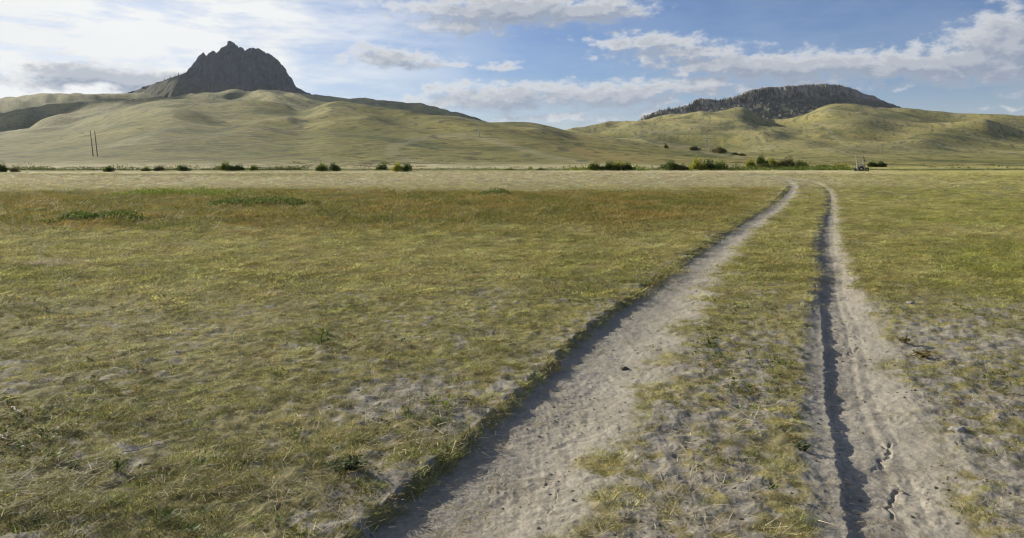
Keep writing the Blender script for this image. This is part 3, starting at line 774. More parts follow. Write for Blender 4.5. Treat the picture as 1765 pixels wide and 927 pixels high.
# ------------------------------------------------------------------ bushes along the creek
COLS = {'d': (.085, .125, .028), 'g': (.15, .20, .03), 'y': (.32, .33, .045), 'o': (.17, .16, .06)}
M_leaf = {k: leaf_mat('bush_leaf_' + n, c, trans=.5) for (k, c), n in zip(COLS.items(), ('dark', 'green', 'yellow', 'olive'))}
def bush_crown(seed, lobes, nleaf, leaf):
    """unit bush: width 1, height 1, made of leaf clumps on several uneven lobes"""
    g = np.random.default_rng(seed); Vs, Fs, Cs = [], [], []
    L = []
    for i in range(lobes):
        x = g.uniform(-.34, .34); y = g.uniform(-.3, .3); h = (1 - .9 * (abs(x) / .5) ** 1.6) * g.uniform(.55, 1.0)
        L.append((x, y, h, g.uniform(.11, .2), g.uniform(.75, 1.3)))
    L[0] = (g.uniform(-.1, .1), 0, 1.0, .2, 1.0)
    for i in range(nleaf):
        x, y, h, r, sh = L[g.integers(lobes)]
        d = g.normal(0, 1, 3); d /= np.linalg.norm(d); rr = g.uniform(.45, 1.08) ** .6
        zc = h * g.uniform(.25, .8); hr = max(h * .28, r * .8)
        c = np.array([x + d[0] * r * rr, y + d[1] * r * rr, zc + d[2] * hr * rr])
        if c[2] < 0.0: c[2] = abs(c[2]) * .5
        c[2] = min(c[2], h * 1.02)
        a = g.normal(0, 1, 3); a /= np.linalg.norm(a); bvec = np.cross(a, g.normal(0, 1, 3)); bvec /= np.linalg.norm(bvec)
        q = leaf * g.uniform(.6, 1.4); b = len(Vs)
        Vs += [c + a * q, c + bvec * q * .55, c - a * q, c - bvec * q * .55]; Fs.append((b, b + 1, b + 2, b + 3))
        o = sh * g.uniform(.7, 1.35); w = g.uniform(-.1, .12); Cs += [(o * (1 + w), o, o * (1 - w))] * 4
    return np.array(Vs), np.array(Fs), np.array(Cs)
crowns = {}
for s in range(6):
    v, f, c = bush_crown(1000 + s, 9 + s % 3, 2600, .038)
    for k in COLS:
        me = mesh_np('crown', v, f, M_leaf[k], False); set_col(me, c); crowns[s, k] = me
trunks = []
for s in range(3):
    g = random.Random(s); pcs = []
    for i in range(6):
        x, y = g.uniform(-.06, .06), g.uniform(-.06, .06)
        m_ = (x * 2 + g.uniform(-.1, .1), y * 2, .35); pcs.append(tube((x, y, -.06), m_, .018, .013, 6))
        pcs.append(tube(m_, (m_[0] * 1.7 + g.uniform(-.1, .1), m_[1] * 1.7, .72), .013, .004, 6))
    trunks.append(poly_mesh('trunk', pcs, M_bark))

GC1 = 'willow bushes along the creek'
bushes = [  # px, width px, top py, base py, colour, shape, slope?, label
 (2, 16, 153, 165, 'd', 0, 0, 'dark bush at the left end of the creek line, cut by the edge of view'),
 (17, 11, 158, 165, 'o', 3, 0, 'low dull bush just right of the dark bush at the view\'s left edge'),
 (129, 15, 157, 165, 'd', 1, 0, 'small dark round bush below the two leaning left poles'),
 (172, 11, 158, 164, 'g', 2, 0, 'smaller left bush of the low pair right of the two leaning poles'),
 (187, 15, 156.5, 164, 'd', 3, 0, 'wider right bush of the low pair right of the two leaning poles'),
 (213, 17, 156, 164, 'd', 4, 0, 'low dark bush between the low pair and the bright willow clump'),
 (265, 21, 152.5, 163.5, 'g', 5, 0, 'bright left bush, tallest of the three-bush clump under the left butte'),
 (280, 15, 155, 163.5, 'd', 0, 0, 'darker middle bush of the three-bush clump under the left butte'),
 (298, 12, 156.5, 163.5, 'g', 1, 0, 'small green bush ending the three-bush clump under the left butte'),
 (378, 15, 153.5, 164, 'g', 2, 0, 'left half of the lone twin bush left of the round pair, sunlit side put into lighter leaves'),  # one bush split so its lit and shaded sides differ in leaf colour
 (391, 15, 153, 164, 'd', 4, 0, 'right half of the lone twin bush left of the round pair, shade put into darker leaves'),
 (448, 17, 151, 162.5, 'd', 3, 0, 'dark left bush of the round pair under the dark ridge'),
 (466, 17, 152.5, 165, 'y', 5, 0, 'bright yellow green middle bush of the round pair under the dark ridge'),
 (478, 13, 153, 165, 'd', 1, 0, 'dark bush pressed against the right side of the bright round one'),
 (597, 12, 160, 163, 'g', 3, 0, 'flat green bush just below the far blue hill'),
 (622, 12, 157, 162.5, 'g', 2, 0, 'upright small green bush between the round pair and the wide hedge-like clump'),
 (634, 14, 159.5, 163, 'd', 4, 0, 'low dark bush leaning on the upright small green one'),
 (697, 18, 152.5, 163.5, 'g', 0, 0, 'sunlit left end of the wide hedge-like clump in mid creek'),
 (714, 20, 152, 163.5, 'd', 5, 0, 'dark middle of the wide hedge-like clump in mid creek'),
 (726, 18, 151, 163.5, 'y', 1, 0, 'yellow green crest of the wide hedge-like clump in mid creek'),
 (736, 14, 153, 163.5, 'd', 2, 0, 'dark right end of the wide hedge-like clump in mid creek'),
 (751, 8, 159.5, 163, 'd', 3, 0, 'tiny bush right of the wide hedge-like clump'),
 (786, 22, 151, 163.5, 'd', 4, 0, 'rounded dark bush left of the brightest willow'),
 (800, 12, 155, 163.5, 'o', 0, 0, 'grey bush squeezed between the rounded dark bush and the brightest willow'),
 (816, 22, 146.5, 163, 'y', 5, 0, 'brightest yellow willow, tallest on the creek'),
 (831, 20, 148, 163, 'd', 2, 0, 'dark tall willow just right of the brightest one'),
 (845, 18, 150, 163, 'g', 1, 0, 'mid green willow right of the dark tall one'),
 (860, 18, 154.5, 162.5, 'd', 3, 0, 'low dark bush ending the tall willow row'),
 (880, 13, 149, 156.5, 'y', 2, 0, 'yellow bush left of the round-headed tree before the track\'s bend'),
 (892, 13, 142.5, 156, 'g', 0, 0, 'round-headed tree standing above the bushes before the track\'s bend'),
 (904, 14, 147.5, 156, 'y', 4, 0, 'bright bush right of the round-headed tree before the track\'s bend'),
 (922, 20, 146, 153, 'o', 3, 0, 'long olive bush set back on the rise above the track\'s bend'),
 (936, 17, 151, 160.5, 'd', 5, 0, 'dark bush directly above the point where the track bends'),
 (898, 26, 155, 161.5, 'o', 1, 0, 'low grey bush in front of the round-headed tree'),
 (780, 5, 135.2, 139.8, 'd', 5, 1, 'tiny lone tree on the yellow slope'),
 (814, 12, 136.3, 142, 'o', 2, 1, 'olive bush left of the frame pole on the slope'),
 (843, 15, 137, 145, 'o', 4, 1, 'brownish bush right of the frame pole on the slope'),
 (861, 8, 144, 146.6, 'd', 3, 1, 'small bush right of the brownish slope bush'),
 (869, 8, 145, 147.6, 'o', 0, 1, 'lowest small bush trailing down right of the brownish slope bush'),
 (966, 15, 156, 160.5, 'g', 1, 0, 'low bush right of the track\'s bend'),
 (985, 19, 155, 160.5, 'y', 3, 0, 'yellow green low bush left of the timber rack'),
 (1022, 13, 152.3, 159.7, 'd', 0, 0, 'dark bush touching the right of the timber rack'),
 (1032, 13, 152.3, 159.7, 'd', 4, 0, 'dark bush farthest right on the creek line'),
]
for i, (pxx, wpx, top, basep, c, shp, slope, lab) in enumerate(bushes):
    if slope:
        x, y, z = on_slope(pxx, basep, 200)
        if y > 2000: y = 900.; x = (pxx - CX) / F * y; z = zat(x, y)
    elif basep < 158:
        y = 128.; x = (pxx - CX) / F * y; z = zat(x, y)
    else:
        y = F * EYE / (basep - HY) / KV * 1.02; x = (pxx - CX) / F * y; z = zat(x, y)
    pb = HY - (z - EYE) / y * F / KV
    hgt = max(1.5, pb - top + 1.0) / F * y * KV * .98; wid = wpx / F * y * (1.3 if pxx > 680 else 1.12); hgt *= .92
    o = empty('bush', (x, y, z - .05), 0)
    tag(o, lab, 'bush' if 'tree' not in lab else 'tree', 'bushes and willows along the creek' if not slope else 'bushes on the slope')
    if 'tree' in lab.split()[:4] or 'round-headed tree standing' in lab: o.name = 'tree'
    for ch in (crowns[shp, c], trunks[i % 3]):
        q = link('crown' if ch is crowns[shp, c] else 'trunk', ch, o); q.scale = (wid, wid * .8, hgt)

# ------------------------------------------------------------------ power poles
M_pole = solid('pole_timber', (.17, .14, .115), .85, .25, 3)
M_palepole = solid('pole_weathered', (.42, .40, .37), .8, .2, 3)
M_cer = solid('insulator_glass', (.32, .35, .36), .3, .1, 5)
def frame_pole(px1, px2, ptop, pbase, arm, y, mat, lean=0.0, label='', double=True):
    if y is None:
        x, y, z = on_slope((px1 + px2) / 2, pbase, 200)
        if y > 2000: y = 1000.; x = ((px1 + px2) / 2 - CX) / F * y; z = zat(x, y)
    else:
        x = ((px1 + px2) / 2 - CX) / F * y; z = zat(x, y)
    pb = HY - (z - EYE) / y * F / KV
    H = (pb - ptop) / F * y * KV; w = (px2 - px1) / F * y; lx = lean / F * y; rr = max(.13, .24 / F * y)
    o = empty('power_pole', (x, y, z))
    tag(o, label, 'power pole', 'power poles on the hills')
    for sx in ((-.5, .5) if double else (0,)):
        link('pole', poly_mesh('pole', [tube((sx * w, 0, -1), (sx * w + lx, 0, H), rr, rr * .72, 8)], mat), o)
    if arm:
        aw = arm / F * y
        ca = link('crossarm', poly_mesh('crossarm', [box(lx, -rr, H * .94, aw, rr * 1.2, rr * 1.5)], M_palepole), o)
        for k in (-.48, 0, .48):
            link('insulator', poly_mesh('insulator', [tube((lx + k * aw, -rr, H * .94 - rr * 4), (lx + k * aw, -rr, H * .94 - rr), rr * .5, rr * .35, 8)], M_cer), ca)
        if double:
            link('brace', poly_mesh('brace', [tube((-.5 * w, 0, H * .45), (.5 * w, 0, H * .7), rr * .35, rr * .35, 6), tube((.5 * w, .02, H * .45), (-.5 * w, .02, H * .7), rr * .35, rr * .35, 6)], mat), o)
    return o
frame_pole(109.7, 114.8, 121.8, 148.5, 0, None, M_pole, -3.9, 'pair of dark leaning poles on the left hillside')
frame_pole(561, 562.6, 112.5, 127.5, 4, None, M_palepole, -.3, 'single pale pole where the yellow hill meets the dark ridge', False)
frame_pole(827.6, 831.2, 128.6, 144.2, 9.5, None, M_palepole, 0, 'pale frame pole between two bushes on the slope')
frame_pole(1028.8, 1034, 135.8, 149.8, 10.5, 600., M_pole, 0, 'two-legged frame pole above the bushes by the timber rack')

# ------------------------------------------------------------------ the timber rack on the plain
M_grey = solid('weathered_board', (.34, .32, .30), .85, .25, 6)
M_dkwood = solid('dark_timber', (.16, .135, .115), .85, .25, 6)
M_tyre = solid('tyre_rubber', (.018, .018, .018), .8, .2, 10)
x, y = P(1008.5, 163.9); u = y / F * 1.06
o = empty('livestock_rack', (x, y, zat(x, y)))
tag(o, 'weathered timber rack with leaning posts, pale boards and black tyres on the plain', 'livestock rack')
def post(x0, z0, x1, z1, r, mat, dy=0):
    link('post', poly_mesh('post', [tube((x0 * u, dy, z0 * u * KV), (x1 * u, dy + .05, z1 * u * KV), r, r * .85, 8)], mat), o)
post(-3.6, -.5, -4.7, 15.3, .07, M_grey); post(-2.4, -.5, -3.4, 12.0, .06, M_dkwood, .35)
post(4.9, 9.5, 2.4, 15.4, .07, M_dkwood); post(3.6, -.5, 3.2, 10.5, .07, M_grey); post(5.2, -.5, 5.0, 10.8, .06, M_grey, .35)
link('rail', poly_mesh('rail', [tube((-4.2 * u, .1, 6.4 * u * KV), (5.6 * u, .1, 6.2 * u * KV), .05, .05, 7)], M_grey), o)
for bx, bw, bh in ((-3.4, 2.0, 6.6), (2.6, 3.6, 5.8)):
    link('board', poly_mesh('board', [box(bx * u, -.12, bh * u / 2 * KV, bw * u, .06, bh * u * KV)], M_grey, False), o)
def tyre(cx_, rz, rad_, wid):
    V, Fq = [], []; n, m = 22, 8
    for i in range(n):
        a = 2 * math.pi * i / n
        for j in range(m):
            b = 2 * math.pi * j / m
            rr = rad_ * (.72 + .28 * math.cos(b)); V.append((math.cos(a) * rr, wid * .5 * math.sin(b), math.sin(a) * rr))
    for i in range(n):
        for j in range(m):
            Fq.append((i * m + j, i * m + (j + 1) % m, ((i + 1) % n) * m + (j + 1) % m, ((i + 1) % n) * m + j))
    q = link('tyre', poly_mesh('tyre', [(V, Fq)], M_tyre), o); q.location = (cx_ * u, -.22, rad_ * .95); q.rotation_euler = (R(-6), 0, rz)
tyre(-6.4, .5, .2, .2); tyre(-.4, .1, .34, .3); tyre(6.3, -.4, .24, .24)

# ------------------------------------------------------------------ small things in the foreground
M_weed = leaf_mat('weed_leaf', (.16, .21, .03), trans=.4)
M_weedd = leaf_mat('weed_leaf_dark', (.05, .085, .02), trans=.3)
M_weedo = leaf_mat('weed_leaf_rust', (.22, .17, .045), trans=.35)
M_flower = solid('yellow_petal', (.65, .50, .03), .6, .1, 5)
M_stone = solid('fieldstone', (.30, .28, .25), .9, .3, 12, .01)
M_clod = solid('dark_clod', (.10, .085, .07), .95, .3, 15, .01)
M_stick = solid('bleached_stick', (.48, .43, .35), .8, .2, 12)
def weed(px, py, wpx, hpx, mat, nst, seed, label, flower=False):
    x, y = P(px, py); u_ = y / F; g = random.Random(seed); W_, H_ = wpx * u_ / 2, hpx * u_
    o = empty('weed', (x, y, zat(x, y) - .005)); tag(o, label, 'weed', 'weeds in the foreground grass')
    Vs, Fs, Cs, stems, tops = [], [], [], [], []
    for i in range(nst):
        a = g.uniform(0, 6.28); q = g.uniform(.2, 1); h = H_ * g.uniform(.55, 1) * (1 - .4 * q)
        ex, ey = math.cos(a) * W_ * q, math.sin(a) * W_ * q
        stems.append(tube((ex * .1, ey * .1, -.01), (ex, ey, h), .0022, .0012, 5)); tops.append((ex, ey, h))
        for k in range(7):
            t = g.uniform(.25, 1); c = np.array([ex * t, ey * t, h * t]); b = g.uniform(0, 6.28)
            d = np.array([math.cos(b), math.sin(b), g.uniform(-.1, .7)]); d /= np.linalg.norm(d); s = np.cross(d, (0, 0, 1)); s /= np.linalg.norm(s)
            l = g.uniform(.25, .5) * max(W_, H_) * .8; w_ = l * g.uniform(.2, .32); bb = len(Vs); o_ = g.uniform(.7, 1.3)
            m1 = c + d * l * .45 + np.array([0, 0, l * .08]); e_ = c + d * l - np.array([0, 0, l * .1])
            Vs += [c, m1 + s * w_, e_, m1 - s * w_]; Fs.append((bb, bb + 1, bb + 2, bb + 3)); Cs += [(o_, o_, o_)] * 4
    me = mesh_np('leaves', Vs, Fs, mat, True); set_col(me, Cs); link('leaves', me, o)
    link('stem', poly_mesh('stem', stems, M_weedd), o)
    if flower:
        for (ex, ey, h) in tops[:5]:
            pc = []
            for k in range(6):
                a = k * 1.047; l = .009
                pc.append(([(ex, ey, h), (ex + l * math.cos(a - .4), ey + l * math.sin(a - .4), h + .004), (ex + 1.5 * l * math.cos(a), ey + 1.5 * l * math.sin(a), h + .002), (ex + l * math.cos(a + .4), ey + l * math.sin(a + .4), h + .004)], [(0, 1, 2, 3)]))
            link('flower', poly_mesh('flower', pc, M_flower), o)
weed(376, 345, 22, 20, M_weed, 5, 1, 'bright green leafy weed standing in the mid left grass')
weed(345, 445, 26, 18, M_weed, 6, 2, 'broad bright green weed left of the bare patch by the track')
weed(85, 474, 34, 14, M_weed, 6, 3, 'yellow green weed with a dead stalk, left one of the two front weeds')
weed(136, 479, 26, 20, M_weed, 6, 4, 'yellow green weed beside the fallen pale stalk')
weed(405, 480, 60, 26, M_weedd, 12, 5, 'dark green spreading weed nearest the left rut\'s bank')
weed(1060, 344, 24, 13, M_weedo, 10, 6, 'rust and olive weed rosette at the right edge of the right rut')
weed(1082, 358, 44, 6, M_weedo, 9, 9, 'flat rusty weed mat just in front of the rust and olive rosette')
weed(326, 377, 30, 14, M_weed, 6, 7, 'yellow flowered weed in the grass above the bare patch', True)
weed(8, 407, 26, 12, M_weed, 5, 8, 'yellow flowered weed at the left edge of view', True)
weed(940, 455, 26, 16, M_weedd, 8, 10, 'green tuft weed on the strip beside the right rut\'s bank')

def lump(name, px, py, w, h, mat, seed, label, cat):
    import bmesh
    x, y = P(px, py); u_ = y / F; bm = bmesh.new(); bmesh.ops.create_icosphere(bm, subdivisions=3, radius=1)
    for v in bm.verts:
        n_ = v.co.normalized(); k = 1 + .3 * math.sin(n_.x * 3 + seed) * math.sin(n_.y * 4 + seed * 2) + .14 * math.sin(n_.z * 9 + n_.x * 7 + seed)
        v.co = n_ * k; v.co.x *= w * u_ / 2; v.co.y *= w * u_ / 2 * .8; v.co.z *= h * u_ / 2
    me = bpy.data.meshes.new(name); bm.to_mesh(me); bm.free(); me.materials.append(mat)
    me.polygons.foreach_set('use_smooth', [True] * len(me.polygons))
    o = link(name, me); o.location = (x, y, zat(x, y) + h * u_ * .22); tag(o, label, cat)
lump('clod', 732, 364, 10, 5, M_clod, 1, 'dark earth clod lying in the left rut', 'clod')
lump('stone', 1123, 436, 17, 7, M_stone, 2, 'flat grey stone in the grass right of the right rut', 'stone')
lump('stone', 1067, 303, 8, 4, M_stone, 3, 'small pale stone in the grass far right of the right rut', 'stone')
lump('stone', 442, 424, 12, 6, M_stone, 4, 'pale stone in the bare patch left of the left rut', 'stone')
def stick(px0, py0, px1, py1, r, label, lift=.03):
    x0, y0 = P(px0, py0); x1, y1 = P(px1, py1); n = 8; pc = []
    pts = [(x0 + (x1 - x0) * t + .01 * math.sin(9 * t), y0 + (y1 - y0) * t, zat(x0 + (x1 - x0) * t, y0 + (y1 - y0) * t) + lift) for t in np.linspace(0, 1, n)]
    for a, b in zip(pts[:-1], pts[1:]): pc.append(tube(a, b, r, r * .9, 6))
    tag(link('stick', poly_mesh('stick', pc, M_stick)), label, 'stick')
stick(14, 416, 23, 421, .006, 'short bleached stick in the grass near the left edge of view')
stick(143, 469, 192, 459, .004, 'long thin pale stalk lying by the yellow green weed', .05)
stick(0, 447, 8, 451, .005, 'pale stick end poking in at the left edge of view')

# low green shrub patches in the middle distance, and a pale dead-grass clump
def patch(name, px0, px1, py0, depth, hgt, key, label, cat, seed, n):
    (x0, y0), (x1, y1) = P(px0, py0), P(px1, py0)
    g = np.random.default_rng(seed); t = g.uniform(0, 1, n); d = g.normal(0, .3, n)
    x = x0 + (x1 - x0) * t; y = y0 + depth * (d + .25 * noise(t * 4, t * 0, seed))
    en = np.sin(math.pi * np.clip(t, 0, 1)) ** .5 * (.55 + .5 * np.clip(.5 + noise(x * 1.3, y * 1.3, seed), 0, 1)) * np.clip(1 - .5 * np.abs(d), .2, 1)
    z = height(x, y) + hgt * en * g.uniform(.05, 1, n)
    a = g.normal(0, 1, (n, 3)); a /= np.linalg.norm(a, axis=1, keepdims=True); b = np.cross(a, g.normal(0, 1, (n, 3))); b /= np.linalg.norm(b, axis=1, keepdims=True)
    q = g.uniform(.02, .05, (n, 1)); c = np.stack([x, y, z], 1)
    V = np.stack([c + a * q, c + b * q * .5, c - a * q, c - b * q * .5], 1).reshape(-1, 3)
    me = mesh_np(name, V - S([x0, y0, 0]), np.arange(4 * n).reshape(-1, 4), M_leaf[key], False)
    set_col(me, np.repeat(g.uniform(.6, 1.4, (n, 1)), 4, 0) * np.ones(3))
    o = link(name, me); o.location = (x0, y0, 0); tag(o, label, cat)
patch('low_shrub', 62, 172, 216.5, 1.3, .34, 'd', 'dark green low shrub patch, nearest of the three in the left weeds', 'shrub', 1, 3500)
patch('low_shrub', 245, 372, 200, 2.2, .42, 'd', 'dark green low shrub patch reaching closest to the middle of the left weeds', 'shrub', 2, 4000)
patch('low_shrub', 130, 300, 189, 3.5, .42, 'g', 'yellowish green low shrub patch, farthest of the three at the pale plain', 'shrub', 3, 4500)
patch('low_shrub', 560, 600, 189, 2.5, .35, 'd', 'small dark shrub standing alone in the pale plain', 'shrub', 4, 1200)
x, y = P(75, 262)
pts = np.stack([rng.uniform(-.45, .45, 130) + x, rng.normal(0, .12, 130) + y], 1)
gn_instances('dead_grass', np.concatenate([pts, height(pts[:, 0], pts[:, 1])[:, None]], 1), np.stack([rng.normal(0, .3, 130), rng.normal(0, .3, 130), rng.uniform(0, 6, 130)], 1),
             rng.uniform(.9, 1.8, 130), rng.choice([5, 6, 7], 130), np.tile(S([.55, .48, .32]), (130, 1)), 'pale dead grass clump in the left grass')

# ------------------------------------------------------------------ sky, clouds, sun
w = bpy.data.worlds.new('World'); sc.world = w; w.use_nodes = True
nt = w.node_tree; nt.nodes.clear(); N = nt.nodes.new; L = nt.links.new
out = N('ShaderNodeOutputWorld'); bg = N('ShaderNodeBackground'); bg.inputs['Strength'].default_value = 0.05
sky = N('ShaderNodeTexSky'); sky.sky_type = 'NISHITA'; sky.sun_disc = False
sky.sun_elevation = R(SUN_EL); sky.sun_rotation = R(SUN_AZ); sky.altitude = 1000; sky.air_density = 1.0; sky.dust_density = .5; sky.ozone_density = 3.0
def pol(px, py):
    az = math.atan((px - CX) / F); return az, math.atan((HY - py) * KV / F * math.cos(az))
# cloud bodies: centre px, py, half width, half height, weight
CL = [(100, 62, 60, 12, 1.25), (165, 70, 55, 10, 1.25), (70, 55, 26, 9, 1.0), (220, 66, 45, 9, 1.1),
      (600, -4, 130, 16, 1.1), (540, 12, 60, 10, .8), (690, -4, 70, 12, 1.0),
      (460, 46, 58, 9, .9), (440, 38, 30, 10, .7), (505, 52, 36, 5, .7),
      (590, 84, 80, 13, 1.0), (560, 92, 95, 11, .9), (650, 84, 60, 12, 1.0), (530, 80, 40, 8, .7), (720, 86, 62, 15, 1.0), (760, 78, 40, 11, .9),
      (760, 30, 66, 9, .95), (800, 40, 80, 9, .8), (590, 54, 30, 5, .6),
      (860, 52, 80, 13, 1.1), (920, 54, 70, 14, 1.1), (980, 52, 70, 13, 1.0), (1050, 54, 75, 14, 1.1), (1130, 50, 75, 18, 1.15), (1195, 30, 55, 30, 1.2), (1180, 58, 90, 12, 1.0), (1260, 40, 90, 30, 1.0),
      (820, 74, 120, 12, .75), (950, 70, 80, 10, .6), (640, 108, 110, 6, .6), (780, 100, 70, 8, .5), (1190, 97, 40, 2, .5), (-80, 60, 90, 14, .8), (900, -75, 260, 26, .8)]
cg = bpy.data.node_groups.new('cloud_density', 'ShaderNodeTree')
cg.interface.new_socket('UV', in_out='INPUT', socket_type='NodeSocketVector')
cg.interface.new_socket('Density', in_out='OUTPUT', socket_type='NodeSocketFloat')
gN, gL = cg.nodes.new, cg.links.new
gi, go = gN('NodeGroupInput'), gN('NodeGroupOutput')
def M(op, a, b=None, N_=None, L_=None, c=None):
    n = N_('ShaderNodeMath'); n.operation = op
    for k, v in enumerate((a, b, c)):
        if v is None: continue
        if isinstance(v, (int, float)): n.inputs[k].default_value = v
        else: L_(v, n.inputs[k])
    return n.outputs[0]
acc = None
# warp the edges of the bodies
wn = gN('ShaderNodeTexNoise'); wn.noise_dimensions = '2D'; wn.inputs['Scale'].default_value = 26; wn.inputs['Detail'].default_value = 4
mpv = gN('ShaderNodeVectorMath'); mpv.operation = 'MULTIPLY'; mpv.inputs[1].default_value = (1, 1.9, 1)
gL(gi.outputs[0], mpv.inputs[0]); gL(mpv.outputs[0], wn.inputs['Vector'])
ws = gN('ShaderNodeVectorMath'); ws.operation = 'SUBTRACT'; ws.inputs[1].default_value = (.5, .5, .5); gL(wn.outputs['Color'], ws.inputs[0])
wm = gN('ShaderNodeVectorMath'); wm.operation = 'MULTIPLY_ADD'; wm.inputs[1].default_value = (.05, .022, 0)
gL(ws.outputs[0], wm.inputs[0]); gL(gi.outputs[0], wm.inputs[2])
for (px, py, rw, rh, wt) in CL:
    a, e = pol(px, py)
    s = gN('ShaderNodeVectorMath'); s.operation = 'SUBTRACT'; gL(wm.outputs[0], s.inputs[0]); s.inputs[1].default_value = (a, e, 0)
    m = gN('ShaderNodeVectorMath'); m.operation = 'MULTIPLY'; gL(s.outputs[0], m.inputs[0]); m.inputs[1].default_value = (F / rw * .8, F / (rh * KV) * .8, 0)
    ln = gN('ShaderNodeVectorMath'); ln.operation = 'LENGTH'; gL(m.outputs[0], ln.inputs[0])
    v = M('MULTIPLY_ADD', ln.outputs['Value'], -wt * .85, gN, gL, wt)
    acc = v if acc is None else M('SMOOTH_MAX', acc, v, gN, gL, .15)
fn_ = gN('ShaderNodeTexNoise'); fn_.noise_dimensions = '2D'; fn_.inputs['Scale'].default_value = 42; fn_.inputs['Detail'].default_value = 9; fn_.inputs['Roughness'].default_value = .62
gL(mpv.outputs[0], fn_.inputs['Vector'])
nz = M('MULTIPLY_ADD', fn_.outputs['Fac'], 1.3, gN, gL, -.6)
gL(M('ADD', M('MAXIMUM', acc, -.6, gN, gL), nz, gN, gL), go.inputs[0])

tc = N('ShaderNodeTexCoord'); sx = N('ShaderNodeSeparateXYZ'); L(tc.outputs['Generated'], sx.inputs[0])
az = M('ARCTAN2', sx.outputs[0], sx.outputs[1], N, L); el = M('ARCSINE', sx.outputs[2], None, N, L)
uv = N('ShaderNodeCombineXYZ'); L(az, uv.inputs[0]); L(el, uv.inputs[1])
def dens(dx, dy):
    g = N('ShaderNodeGroup'); g.node_tree = cg
    if dx or dy:
        o_ = N('ShaderNodeVectorMath'); o_.operation = 'ADD'; o_.inputs[1].default_value = (dx, dy, 0); L(uv.outputs[0], o_.inputs[0]); L(o_.outputs[0], g.inputs[0])
    else: L(uv.outputs[0], g.inputs[0])
    return g.outputs[0]
d0 = dens(0, 0); d1 = dens(-.010, .012)
def mrange(v, a, b, c=0., d=1., smooth=True):
    n = N('ShaderNodeMapRange'); n.interpolation_type = 'SMOOTHSTEP' if smooth else 'LINEAR'
    L(v, n.inputs[0])
    for k, q in enumerate((a, b, c, d)): n.inputs[k + 1].default_value = q
    return n.outputs[0]
alpha = mrange(d0, .08, .78)
light = mrange(M('SUBTRACT', d0, d1, N, L), -.22, .42)
thick = mrange(d0, .2, 1.0, 0, 1)
lit = M('MULTIPLY', M('MULTIPLY_ADD', light, .8, N, L, .3), M('MULTIPLY_ADD', thick, -.62, N, L, 1.0), N, L)
# thin high veil, brighter towards the sun's side
vn = N('ShaderNodeTexNoise'); vn.noise_dimensions = '2D'; vn.inputs['Scale'].default_value = 7; vn.inputs['Detail'].default_value = 7; vn.inputs['Roughness'].default_value = .6
vm = N('ShaderNodeVectorMath'); vm.operation = 'MULTIPLY'; vm.inputs[1].default_value = (1, 4.5, 1); L(uv.outputs[0], vm.inputs[0]); L(vm.outputs[0], vn.inputs['Vector'])
side = mrange(az, R(3), R(-27), .0, 1.)
low = mrange(el, R(6), R(0), 0, .25)
veil = M('MULTIPLY', mrange(vn.outputs['Fac'], .28, .68), M('MULTIPLY_ADD', side, .9, N, L, .07), N, L)
veil = M('MINIMUM', M('ADD', veil, M('MULTIPLY', side, .5, N, L), N, L), 1.0, N, L)
veil = M('MAXIMUM', M('MULTIPLY', veil, mrange(el, R(12), R(34), 1., .25), N, L), low, N, L)
def mixc(f, a, b):
    n = N('ShaderNodeMix'); n.data_type = 'RGBA'; L(f, n.inputs[0])
    for k, v in ((6, a), (7, b)):
        if isinstance(v, tuple): n.inputs[k].default_value = (*v, 1)
        else: L(v, n.inputs[k])
    return n.outputs[2]
VEIL_C, CL_LIT, CL_SHADE = (12.6, 12.8, 12.8), (11.6, 11.5, 11.3), (3.0, 3.9, 5.6)
tn = N('ShaderNodeMix'); tn.data_type = 'RGBA'; tn.blend_type = 'MULTIPLY'; tn.inputs[0].default_value = 1; tn.inputs[7].default_value = (1.08, 1.13, 1.4, 1)
L(sky.outputs[0], tn.inputs[6])
c1 = mixc(veil, tn.outputs[2], VEIL_C)
cc = mixc(lit, CL_SHADE, CL_LIT)
c2 = mixc(alpha, c1, cc)
up = mrange(el, R(-1), R(.0))
c3 = mixc(up, sky.outputs[0], c2)
L(c3, bg.inputs['Color']); L(bg.outputs[0], out.inputs['Surface'])

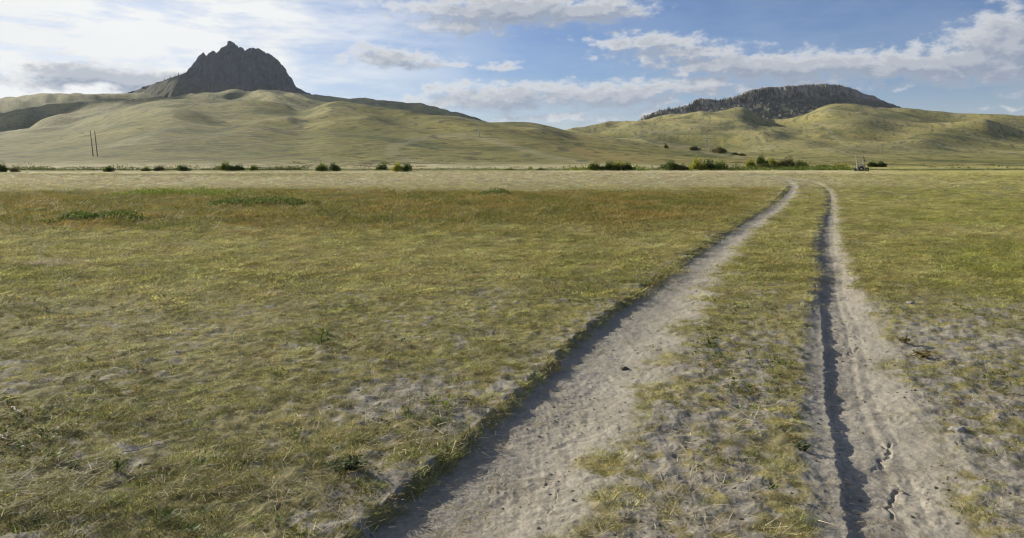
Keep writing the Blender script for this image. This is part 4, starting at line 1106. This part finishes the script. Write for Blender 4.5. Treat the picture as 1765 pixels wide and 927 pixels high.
# unseen clouds added towards the sun, past the upper left, to shade the far hills
M_cloud = solid('cloud_white', (.85, .86, .88), 1.0, .05, .002)
def shade_cloud(tx, ty, rx, ry, alt, seed, label):
    import bmesh
    k = (alt - 115) / math.tan(R(SUN_EL)); bm = bmesh.new(); g = random.Random(seed)
    me = bpy.data.meshes.new('shade_cloud')
    bmesh.ops.create_icosphere(bm, subdivisions=6, radius=1)
    co = np.array([v.co[:] for v in bm.verts])
    f = 1 + .35 * noise(co[:, 0] * 1.6 + seed, co[:, 1] * 1.6 + co[:, 2], seed) + .22 * noise(co[:, 0] * 3.7, co[:, 1] * 3.7 + co[:, 2] * 2, seed + 1) + .12 * noise(co[:, 0] * 9, co[:, 1] * 9 + co[:, 2] * 5, seed + 2)
    for v, q in zip(bm.verts, f):
        v.co *= q; v.co.x *= rx; v.co.y *= ry; v.co.z *= 110 if v.co.z > 0 else 30
    bm.to_mesh(me); bm.free(); me.materials.append(M_cloud); me.polygons.foreach_set('use_smooth', [True] * len(me.polygons))
    o = link('shade_cloud', me); o.location = (tx + math.sin(R(SUN_AZ)) * k, ty + math.cos(R(SUN_AZ)) * k, alt)
    tag(o, label, None, None, 'structure')
shade_cloud(-960, 1600, 330, 330, 1150, 3, 'added unseen cumulus shading the left back hills')
shade_cloud(-400, 2130, 330, 230, 1150, 5, 'added unseen cumulus shading the ridge by the left butte')

sl = bpy.data.lights.new('sun', 'SUN'); so = bpy.data.objects.new('sun', sl); col.objects.link(so)
sl.energy = 5.0; sl.angle = R(.53); sl.color = (1.0, .93, .80)
so.rotation_euler = (R(90 - SUN_EL), 0, R(180 - SUN_AZ)); so.location = (-50, 30, 60)
from mathutils import Vector
d = Vector((math.sin(R(SUN_AZ)) * math.cos(R(SUN_EL)), math.cos(R(SUN_AZ)) * math.cos(R(SUN_EL)), math.sin(R(SUN_EL))))
so.rotation_euler = d.to_track_quat('Z', 'Y').to_euler()

# ------------------------------------------------------------------ the air
HAZE = 0.00003
if HAZE:
    v, f = box(0, 0, 0, 12600, 12600, 440)
    me = bpy.data.meshes.new('haze'); me.from_pydata([tuple(p) for p in v], [], f)
    m = bpy.data.materials.new('haze_air'); nt, N, L = nodes_of(m)
    o_ = N('ShaderNodeOutputMaterial'); pv = N('ShaderNodeVolumePrincipled')
    pv.inputs['Color'].default_value = (.78, .87, 1.0, 1); pv.inputs['Density'].default_value = HAZE; pv.inputs['Anisotropy'].default_value = .3
    L(pv.outputs[0], o_.inputs['Volume']); me.materials.append(m)
    o = link('haze', me); o.location = (0, 0, 200); o['kind'] = 'stuff'; o['label'] = 'thin blue air haze over the hills'

# ------------------------------------------------------------------ view
sc.view_settings.view_transform = 'Standard'; sc.view_settings.look = 'None'
sc.view_settings.exposure = 0.5; sc.view_settings.gamma = 1.0; sc.view_settings.use_curve_mapping = False
sc.cycles.use_denoising = True; sc.cycles.filter_width = 1.2; sc.cycles.sample_clamp_indirect = 4.0
sc.cycles.max_bounces = 5; sc.cycles.diffuse_bounces = 2; sc.cycles.volume_bounces = 0; sc.cycles.transmission_bounces = 3
